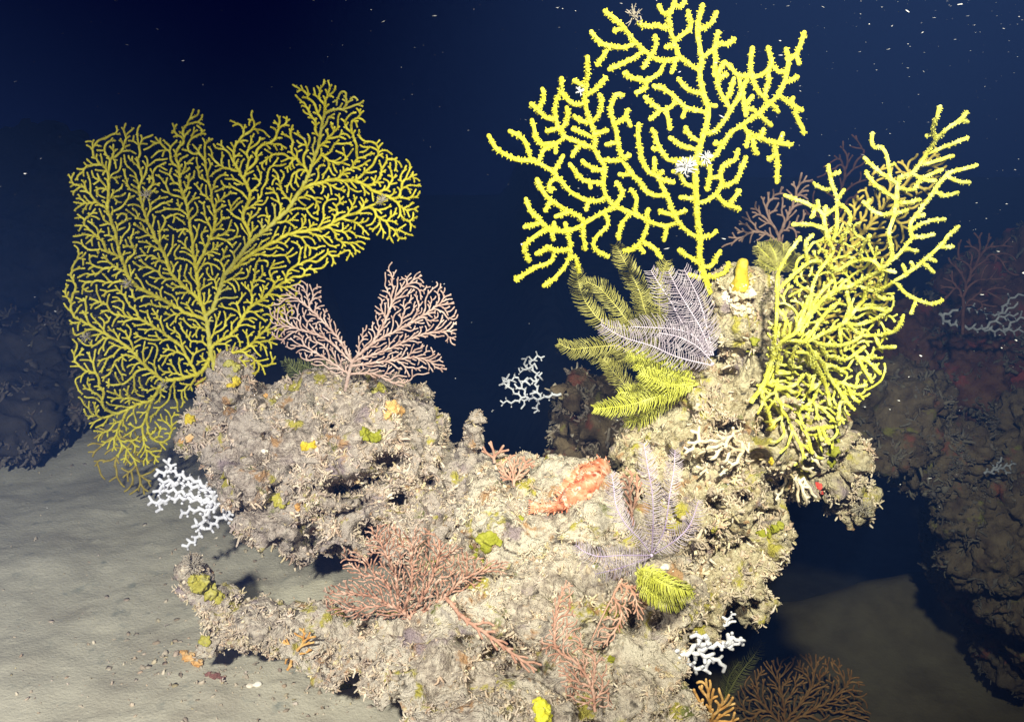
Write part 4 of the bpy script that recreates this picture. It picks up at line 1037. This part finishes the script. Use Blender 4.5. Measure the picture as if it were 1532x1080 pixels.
feather('violet feather star with five thin arms open on the front slope', H((1060, 830))[0], [H((1060, 830), (900, 830), (780, 835), (700, 810), (655, 775)), H((1050, 810), (1000, 745), (920, 660), (870, 560), (855, 440), (845, 395)), H((1062, 815), (1070, 650), (1065, 500), (1040, 350), (1020, 230)),
        H((1070, 815), (1130, 690), (1160, 500), (1180, 380), (1188, 265)), H((1080, 820), (1200, 740), (1270, 660), (1315, 535)), H((1050, 840), (900, 895), (760, 930))], float(hb[1]) - .03, 19, M_VIOLET, M_VIOLETARM, 84, ends=[-.12, .0, -.02, .02, .02, -.04], lift=-.04, gap=2.9, thick=.75, r=1.2)
hb, _ = hit(953, 858)
feather('curled lime yellow feather star just below the violet one', I((735, 220))[0], [I((735, 215), (800, 205), (900, 250), (1040, 300)), I((735, 225), (815, 285), (930, 330), (1060, 345)), I((740, 235), (800, 320), (900, 380), (1000, 395)), I((738, 220), (810, 240), (920, 290), (1050, 320))], float(hb[1]) - .03, 19, M_GREENY, M_GREENY, 85,
        ends=[.02, -.03, -.03, -.05], lift=-.05, gap=2.2, thick=.95, droop=.5, rows=2)
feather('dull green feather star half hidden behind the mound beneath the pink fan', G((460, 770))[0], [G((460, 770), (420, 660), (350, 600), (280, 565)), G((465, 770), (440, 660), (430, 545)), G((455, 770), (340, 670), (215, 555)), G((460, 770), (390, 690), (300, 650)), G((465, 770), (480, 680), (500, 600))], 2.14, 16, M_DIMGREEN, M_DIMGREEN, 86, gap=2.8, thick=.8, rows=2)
feather('small pale green feather star behind the yellow tube sponge', (1163, 405), [[(1163, 405), (1150, 385), (1133, 368)], [(1164, 405), (1160, 382), (1150, 362)], [(1165, 405), (1172, 385), (1172, 365)], [(1162, 406), (1145, 395), (1135, 388)], [(1166, 406), (1182, 392), (1190, 380)]], 2.12, 15, M_OLIVEF, M_GREENY, 87, gap=2.4, thick=.8, rows=3)
feather('dim green feather star arm on the shaded sand by the white lace coral', (1085, 1045), [[(1085, 1045), (1105, 1010), (1128, 980), (1140, 960)], [(1085, 1045), (1090, 1015), (1105, 990)]], float(hit(1085, 1045)[0][1]), 15, M_OLIVEF, M_OLIVEF, 88, gap=2.6, thick=.7)

# ------------------------------------------------------------------ sponges and other growths
def sponge(name, label, cat, spots, m, seed, up=.35, flat=.7, rough=.2, grp=None, voxel=None, lift=.2):
    """soft lump: overlapping rounded lobes fused into one skin, seated on the rock. spots: (px, py, radius px)"""
    parts = []
    base = None
    for px, py, r in spots:
        p, n = hit(px, py)
        if base is None: base = p
        s = r * mpp(p[1])
        n = norm(n + np.array([0, 0, up])); x = norm(np.cross(n, [.3, .9, .2])); y = np.cross(n, x)
        v = ICO2[0] * np.array([1, 1, flat]) * s
        parts.append((v @ np.stack([x, y, n]) + p + n * s * lift, ICO2[1]))
    rmin = min(q[2] for q in spots) * mpp(base[1])
    V, Q = fuse(parts, voxel or max(.0012, rmin / 7)); V = relax(V, Q, 2); N = vnormals(V, Q)
    V = V + N * ((fbm(V, 110, 3, seed) * 2.6 - np.clip(np.array([noise.noise(Vector((x * 210, y * 210, z * 210 + seed))) for x, y, z in V.tolist()]) - .15, 0, 1) * 2.5) * rmin * rough)[:, None]
    t = link(name, V - base, [Q], m); t.location = tuple(base)
    return props(t, label, cat, grp)

# tube sponge on the pillar top
def tube_sponge():
    p, n = hit(1107, 428)
    s = mpp(p[1])
    prof = [(13, -6), (15, 0), (12.5, 6), (9.6, 14), (9.0, 24), (8.8, 31), (8.0, 36), (6.2, 40), (4.2, 41.5), (3.2, 39.5), (2.6, 34), (2.2, 24)]
    k = 16; V = []
    for r, z in prof:
        for j in range(k):
            a = j / k * 2 * math.pi; w = 1 + .09 * math.sin(3 * a + z * .2) + .07 * math.sin(5 * a - z * .33) + .06 * random.uniform(-1, 1)
            V.append(p + s * np.array([r * w * math.cos(a) + z * .05, r * w * math.sin(a), z]))
    F = [[(i * k + j, i * k + (j + 1) % k, (i + 1) * k + (j + 1) % k, (i + 1) * k + j) for i in range(len(prof) - 1) for j in range(k)]]
    o = link('tube_sponge', np.array(V) - p, F, M_SPONGE); o.location = tuple(p)
    props(o, 'golden yellow tube sponge standing on the pillar top', 'sponge')
tube_sponge()

SP = 'sponge'
sponge('sponge', 'pale cream lumpy growth round the foot of the golden tube sponge', SP, [(1105, 437, 15), (1092, 442, 11), (1117, 440, 11), (1100, 455, 13), (1112, 458, 12), (1106, 470, 9)], M_CREAM, 40, flat=.8, rough=.35)
sponge('sponge', 'lime green lobed sponge lying on the slope above the bushy pink fan', SP, [(735, 805, 15), (722, 806, 11), (745, 812, 8), (728, 820, 10), (716, 826, 8), (710, 834, 7), (724, 840, 7), (706, 818, 5)], M_LIME, 1, flat=.45)
sponge('sponge', 'bright yellow round sponge at the bottom edge', SP, [(809, 1062, 17), (812, 1074, 16), (807, 1052, 12)], M_YEL, 2, flat=.9)
sponge('sponge', 'smooth mustard sponge saddle on the upright end of the rock arm', SP, [(300, 874, 18), (314, 886, 16), (328, 897, 12), (290, 868, 12)], M_MUSTARD, 3, flat=.55, rough=.2)
sponge('sponge', 'yellow sponge strip on the underside of the rock arm end', SP, [(306, 958, 10), (308, 962, 9)], M_MUSTARD, 4, flat=.5)
sponge('sponge', 'small dark green button sponge alone on the pale slope', SP, [(778, 775, 5.5)], M_LIME, 5)
sponge('sponge', 'orange yellow sponge knob at the foot of the mustard fan', SP, [(351, 570, 9), (346, 578, 7)], M_SPONGE, 6)
sponge('sponge', 'mustard sponge cap on top of the knob under the mustard fan', SP, [(343, 545, 9), (352, 550, 8)], M_MUSTARD, 7, flat=.5)
sponge('sponge', 'tan orange sponge left of the orange yellow knob', SP, [(304, 574, 12)], M_ORSPONGE, 8, flat=.5)
sponge('sponge', 'pale yellow sponge on the left flank of the mound', SP, [(284, 627, 9), (286, 629, 9)], M_SPONGE, 9, flat=.5)
sponge('sponge', 'orange sponge wedge low on the left flank of the mound', SP, [(275, 660, 8), (284, 656, 7)], M_ORSPONGE, 10, flat=.5)
sponge('sponge', 'pale yellow sponge nodule in the middle of the mound', SP, [(456, 667, 8), (467, 667, 8)], M_SPONGE, 11, flat=.6)
sponge('sponge', 'yellow green sponge patch under the pink rimmed lump on the mound', SP, [(545, 650, 12), (560, 655, 12), (568, 648, 8)], M_LIME, 12, flat=.35)
sponge('sponge', 'pink rimmed ochre lump on the right of the mound', SP, [(585, 612, 14), (597, 618, 10), (576, 622, 8)], M_ORSPONGE, 13, flat=.7, rough=.25)
sponge('sponge', 'broad dull yellow sponge crust below the centre of the mound', SP, [(420, 748, 14), (408, 745, 10)], M_MUSTARD, 14, flat=.35)
sponge('sponge', 'small orange sponge right of the dull yellow crust', SP, [(446, 757, 8)], M_ORSPONGE, 15, flat=.5)
sponge('sponge', 'orange bud sponge above the dark hollow of the mound', SP, [(534, 716, 7)], M_ORSPONGE, 16, flat=.6)
sponge('sponge', 'small orange knob sponge on the mound top between the fans', SP, [(399, 594, 6)], M_ORSPONGE, 17)
sponge('sponge', 'ochre sponge beside the stalk of the two lobed pink fan', SP, [(570, 582, 10), (560, 586, 8)], M_MUSTARD, 18, flat=.5)
sponge('sponge', 'scarlet sponge clinging beside the cream coral cluster', SP, [(1224, 728, 7), (1227, 735, 6)], M_RED, 19)
sponge('sponge', 'yellow green sponge on the outer right shoulder of the pillar', SP, [(1246, 676, 11), (1242, 690, 10), (1250, 660, 8)], M_LIME, 20, flat=.5)
sponge('sponge', 'bright yellow lobed sponge low on the right edge of the pillar', SP, [(1140, 797, 10), (1152, 795, 9), (1160, 789, 8), (1167, 785, 7)], M_LIME, 21, flat=.5)
sponge('sponge', 'yellow sponge pair between the two cream corals', SP, [(1142, 686, 8), (1156, 690, 7)], M_SPONGE, 22)
sponge('sponge', 'dull yellow sponge in the hollow right of the violet feather star', SP, [(1072, 802, 10), (1068, 790, 8)], M_MUSTARD, 23, flat=.5)
sponge('sponge', 'round cream sponge ball beside the curled yellow feather star', SP, [(994, 849, 7)], M_PALE, 24, flat=.9)
sponge('sponge', 'small lemon sponge among the salmon sprays of the front ledge', SP, [(914, 987, 7)], M_LIME, 25)
sponge('sponge', 'yellow sponge under the lip of the front ledge', SP, [(514, 1028, 8), (524, 1027, 6)], M_LIME, 26, flat=.5)
sponge('sponge', 'olive sponge on the pillar left of the lemon fan stalk', SP, [(1128, 512, 10), (1124, 526, 9)], M_LIME, 27, flat=.4)
sponge('sponge', 'lime crust under the branches of the lemon fan on the pillar', SP, [(1172, 545, 9), (1182, 552, 9), (1176, 562, 8)], M_LIME, 41, flat=.4)
sponge('sponge', 'ochre lump below the lime crust at the lemon fan stalk', SP, [(1150, 628, 9), (1157, 636, 8)], M_SPONGE, 42, flat=.6)
sponge('sponge', 'brown orange sponge on the sand below the rock arm', SP, [(284, 985, 12), (296, 994, 10), (275, 978, 8)], M_ORSPONGE, 28, flat=.6)
sponge('sponge', 'dark red sponge scrap beside the brown orange sponge', SP, [(322, 1012, 9), (332, 1016, 7), (312, 1008, 7)], M_DULLRED, 29, flat=.4)
sponge('sponge', 'little red sponge spot at the far left sand edge', SP, [(10, 676, 8)], M_DULLRED, 30, flat=.5)
sponge('shell', 'pale oval shell lying on the sand beneath the rock arm', 'shell', [(374, 1026, 7), (386, 1024, 8)], M_PALE, 31, flat=.5, rough=.04)
sponge('sponge', 'tiny pink white sponge fleck near the mound centre', SP, [(394, 675, 4), (399, 675, 3)], M_PALE, 32, flat=.5)

# tufts of fine filaments
def tuft(name, label, cat, c, n, L, r, m, seed, spread=1.0, grp=None, updir=(0, -.5, .8)):
    rng = np.random.default_rng(seed); ch = []
    for i in range(n):
        d = norm(np.array(updir) * .6 + rng.normal(size=3) * spread); p = [c + rng.normal(size=3) * L * .06]
        for _ in range(3):
            d = norm(d + rng.normal(size=3) * .3); p.append(p[-1] + d * L / 3 * rng.uniform(.7, 1.2))
        ch.append((np.array(p), np.linspace(r, r * .5, 4)))
        if rng.random() < .7:
            q = p[2]; ch.append((np.array([q, q + norm(d + rng.normal(size=3) * .7) * L * .3]), [r * .7, r * .4]))
    v, f = tubes(ch, 4)
    o = link(name, v - c, f, m); o.location = tuple(c)
    return props(o, label, cat, grp)

def fan_pt(px, py, depth, off=.01):
    return P(px, py, float(depth(np.array([[px, py]], float))[0]) - off)

tuft('hydroid', 'white spiky tuft clinging to the tall yellow fan trunk, lower and larger one', 'hydroid', fan_pt(1026, 250, TOP_DEPTH), 46, .022, .0013, M_WHITE, 1, grp='white tufts on the tall fan')
tuft('hydroid', 'white spiky tuft on the tall yellow fan just right of its trunk', 'hydroid', fan_pt(1056, 236, TOP_DEPTH), 24, .016, .0012, M_WHITE, 2, grp='white tufts on the tall fan')
tuft('hydroid', 'greyish ragged tuft on a top twig of the tall yellow fan', 'hydroid', fan_pt(948, 25, TOP_DEPTH, 0), 18, .022, .0012, M_GREY, 3)
tuft('hydroid', 'tiny white bud tuft on the left limb of the tall yellow fan', 'hydroid', fan_pt(867, 136, TOP_DEPTH, .006), 14, .009, .0012, M_WHITE, 4)
LD = depth_field(2.03, (322, 552), .00018, .0003, .13, 12, .007)
for px, py, lab, sd in ((218, 293, 'grey tuft tangled in the upper left of the mustard fan', 5), (190, 425, 'grey tuft in the left middle of the mustard fan', 6), (130, 505, 'pale tuft near the left edge of the mustard fan', 7), (245, 575, 'pale tuft on the lower left limb of the mustard fan', 8), (572, 300, 'grey tuft in the right wing of the mustard fan', 9)):
    tuft('hydroid', lab, 'hydroid', fan_pt(px, py, LD, .004), 26, .014, .0008, M_GREY, sd, grp='tufts in the mustard fan')
for px, py, lab, sd in ((288, 846, 'twiggy grey tuft crowning the end of the rock arm', 21), (470, 600, 'pale twiggy tuft on the mound crest left of the pink fan', 22), (1290, 762, 'pale twiggy tuft at the tip of the overhanging right lobe', 23), (545, 402, 'x', 0)):
    if sd:
        p, n = hit(px, py, False); tuft('hydroid', lab, 'hydroid', p, 60, .026, .0009, M_GREY, sd, spread=.6, updir=tuple(norm(n + np.array([0, 0, .8]))))

# --- scorpion fish resting on the saddle
def fish():
    mid = spline(H((440, 572), (520, 572), (600, 540), (680, 480), (740, 425), (800, 352), (815, 340)), 3)
    n = len(mid); u = np.linspace(0, 1, n)
    wid = np.interp(u, [0, .1, .25, .45, .62, .8, .93, 1], [6, 7, 10, 18, 23, 23, 17, 7])       # half height in photo pixels
    Yb = np.array([float(hit(a, b)[0][1]) for a, b in mid.tolist()])
    Yb = np.convolve(np.pad(Yb, 8, mode='edge'), np.ones(17) / 17, 'valid')
    s = mpp(float(Yb.mean()))
    W = P(mid[:, 0], mid[:, 1], Yb - wid * s * .75)
    T = norm(np.gradient(W, axis=0)); view = norm(EYE - W)
    S = norm(np.cross(T, view)); Nn = np.cross(S, T)
    base = W[n // 2]
    t = thing('scorpion_fish', 'mottled orange scorpion fish resting head up on the rock saddle', 'fish', tuple(base))
    k = 18; V = []
    rng = np.random.default_rng(4)
    for i in range(n):
        for j in range(k):
            a = j / k * 2 * math.pi
            w = wid[i] * s * (1 + .08 * rng.normal() + .07 * math.sin(a * 3 + i * .35))
            V.append(W[i] + S[i] * math.cos(a) * w + Nn[i] * math.sin(a) * w * .8)
    F = [np.array([(i * k + j, i * k + (j + 1) % k, (i + 1) * k + (j + 1) % k, (i + 1) * k + j) for i in range(n - 1) for j in range(k)]),
         np.array([(0, j, j + 1) for j in range(1, k - 1)] + [((n - 1) * k, (n - 1) * k + j + 1, (n - 1) * k + j) for j in range(1, k - 1)])]
    link('body', np.array(V), F, M_FISH, t)
    flaps = [np.array(V)[j] for j in rng.integers(0, len(V), 150)]
    fl = [(np.array([p_, p_ + norm(p_ - W[np.linalg.norm(W - p_, axis=1).argmin()]) * rng.uniform(3, 7) * s - T[0] * 2 * s]), np.array([1.3, .5]) * s) for p_ in flaps]
    link('skin_flaps', *tubes(fl, 4), M_FIN, t)['kind'] = 'stuff'
    up_side = 1 if (S[n // 2][2] > 0) else -1
    def fin(name, root, tips, th=1.0):
        """webbed fin with rays: root points and ray tips in world space"""
        ch = [(np.array([a, (a + b) / 2, b]), np.array([1.5, 1.1, .6]) * s) for a, b in zip(root, tips)]
        v, f = tubes(ch, 5)
        e = []
        for off in (-.5, .5):
            e.append(np.array(root) + view[n // 2] * off * s); e.append(np.array(root) * .18 + np.array(tips) * .82 + view[n // 2] * off * s * .6)
        m_ = len(root); w = np.vstack(e); q = []
        for i in range(m_ - 1):
            q += [(i, i + 1, m_ + i + 1, m_ + i), (2 * m_ + i + 1, 2 * m_ + i, 3 * m_ + i, 3 * m_ + i + 1), (m_ + i, m_ + i + 1, 3 * m_ + i + 1, 3 * m_ + i)]
        link(name, *merge([(v, f), (w, [np.array(q)])]), M_FIN, t)
    idx = np.linspace(int(n * .32), int(n * .86), 11).astype(int)
    fin('dorsal_fin', [W[i] + up_side * S[i] * wid[i] * s * .85 for i in idx], [W[i] + up_side * S[i] * (wid[i] + 10 + 2 * (q % 2)) * s - T[i] * 8 * s + view[i] * 4 * s for q, i in enumerate(idx)])
    c = W[int(n * .63)] - up_side * S[int(n * .63)] * wid[int(n * .63)] * s * .35 + view[int(n * .63)] * 13 * s
    i0 = int(n * .63)
    fin('pectoral_fin', [c + T[i0] * x * s for x in np.linspace(-5, 5, 8)], [c + (-up_side * S[i0] * math.cos(a) * 22 - T[i0] * math.sin(a) * 22 - view[i0] * 2) * s for a in np.linspace(-.5, 1.2, 8)])
    fin('tail_fin', [W[1] + S[1] * x * s for x in np.linspace(-5, 5, 7)], [W[1] - T[1] * 16 * s + S[1] * x * s for x in np.linspace(-11, 11, 7)])
    i1 = int(n * .45)
    c2 = W[i1] - up_side * S[i1] * wid[i1] * s * .8
    fin('anal_fin', [c2 + T[i1] * x * s for x in np.linspace(-8, 6, 6)], [c2 + T[i1] * (x - 6) * s - up_side * S[i1] * 9 * s for x in np.linspace(-8, 6, 6)])
    for sd in (.55, -.25):
        i = int(n * .88)
        e = W[i] + up_side * S[i] * wid[i] * s * sd + view[i] * wid[i] * s * .72
        ey = link('eye', ICO2[0] * 4.2 * s + e, [ICO2[1]], M_FISH, t)
        link('pupil', ICO2[0] * 2.9 * s + e + view[i] * 2.2 * s, [ICO2[1]], M_EYE, ey)
    i = int(n * .96)
    link('mouth', *tubes([(np.array([W[i] + S[i] * x * wid[i] * s * .9 + view[i] * (1 - x * x) * wid[i] * .85 * s for x in np.linspace(-1, 1, 9)]), 1.1 * s)], 6), M_FIN, t)
fish()

# ------------------------------------------------------------------ rubble on the sand, drifting flakes
def rubble():
    rng = np.random.default_rng(77)
    parts, tl = [], []
    pts = []
    for cx, cy, sx, sy, n in ((250, 985, 50, 18, 90), (330, 1005, 40, 14, 60), (370, 830, 60, 16, 40), (200, 850, 160, 110, 40), (150, 960, 140, 70, 60), (300, 1020, 150, 20, 120), (480, 1050, 60, 14, 50), (120, 900, 180, 120, 140), (430, 870, 80, 20, 50), (30, 690, 60, 10, 40)):
        q = np.stack([rng.normal(cx, sx, n), rng.normal(cy, sy, n)], 1); pts.append(q)
    q = np.vstack(pts)
    pos = np.array([hit(a, b)[0] for a, b in q.tolist()]); n = len(pos)
    pick = rng.integers(0, 6, n)
    for j in range(6):
        s = np.where(pick == j)[0]
        lib = TWIGS[j] if j < 2 else NODS[j - 2]
        v, f = instances(lib[0], lib[1], pos[s], norm(rng.normal(size=(len(s), 3)) * (1.5 if j < 2 else .3) + np.array([0, 0, 1])), (.0022 + .0075 * rng.random((len(s), 1)) ** 2.2) * (1.6 if j < 2 else .7), rng=rng)
        parts.append((v, f)); tl.append(np.repeat(CRUST_TINTS[rng.integers(0, len(CRUST_TINTS), len(s))] * rng.uniform(.5, 1, (len(s), 1)), len(lib[0]), 0))
    v, f = merge(parts)
    props(link('rubble', v, f, M_CRUST, None, np.vstack(tl)), 'scattered coral rubble lying on the silty sand', 'rubble', kind='stuff')
rubble()

def snow():
    rng = np.random.default_rng(99); n = 900
    x = np.where(rng.random(n) < .6, 766 + 766 * np.sqrt(rng.random(n)), rng.random(n) * 1532); y = rng.random(n) ** 1.5 * 760
    Y = rng.uniform(1.2, 4.2, n)
    pos = P(x, y, Y)
    lib = NODS[1]
    sc = np.stack([rng.uniform(.8, 2.4, n), rng.uniform(.6, 1.0, n), rng.uniform(.5, .9, n)], 1) * (.0006 + .0019 * rng.random(n) ** 3)[:, None]
    v, f = instances(lib[0], lib[1], pos, rng.normal(size=(n, 3)) * .2 + np.array([0, 0, 1]), sc, rng=rng)
    props(link('marine_snow', v, f, M_SNOW), 'pale flecks of marine snow drifting in the dark water', 'marine snow', kind='stuff')
snow()

# ------------------------------------------------------------------ hazy water
def haze():
    lo, hi = np.array([-29, -2.0, -4.6]), np.array([29, 29, 2.6])
    V = np.array([[(lo, hi)[i][0], (lo, hi)[j][1], (lo, hi)[k][2]] for i in (0, 1) for j in (0, 1) for k in (0, 1)])
    F = [[(0, 1, 3, 2), (4, 6, 7, 5), (0, 4, 5, 1), (2, 3, 7, 6), (0, 2, 6, 4), (1, 5, 7, 3)]]
    m = bpy.data.materials.new('hazy_water'); m.use_nodes = True
    nt = m.node_tree
    nt.nodes.remove(nt.nodes['Principled BSDF'])
    v = nt.nodes.new('ShaderNodeVolumePrincipled')
    v.inputs['Color'].default_value = (.06, .14, .46, 1)
    v.inputs['Absorption Color'].default_value = (0.0, .08, .45, 1)
    v.inputs['Density'].default_value = 0.095
    v.inputs['Anisotropy'].default_value = 0.2
    nt.links.new(v.outputs[0], nt.nodes['Material Output'].inputs['Volume'])
    props(link('haze', V, F, m, smooth=False), kind='stuff')
haze()
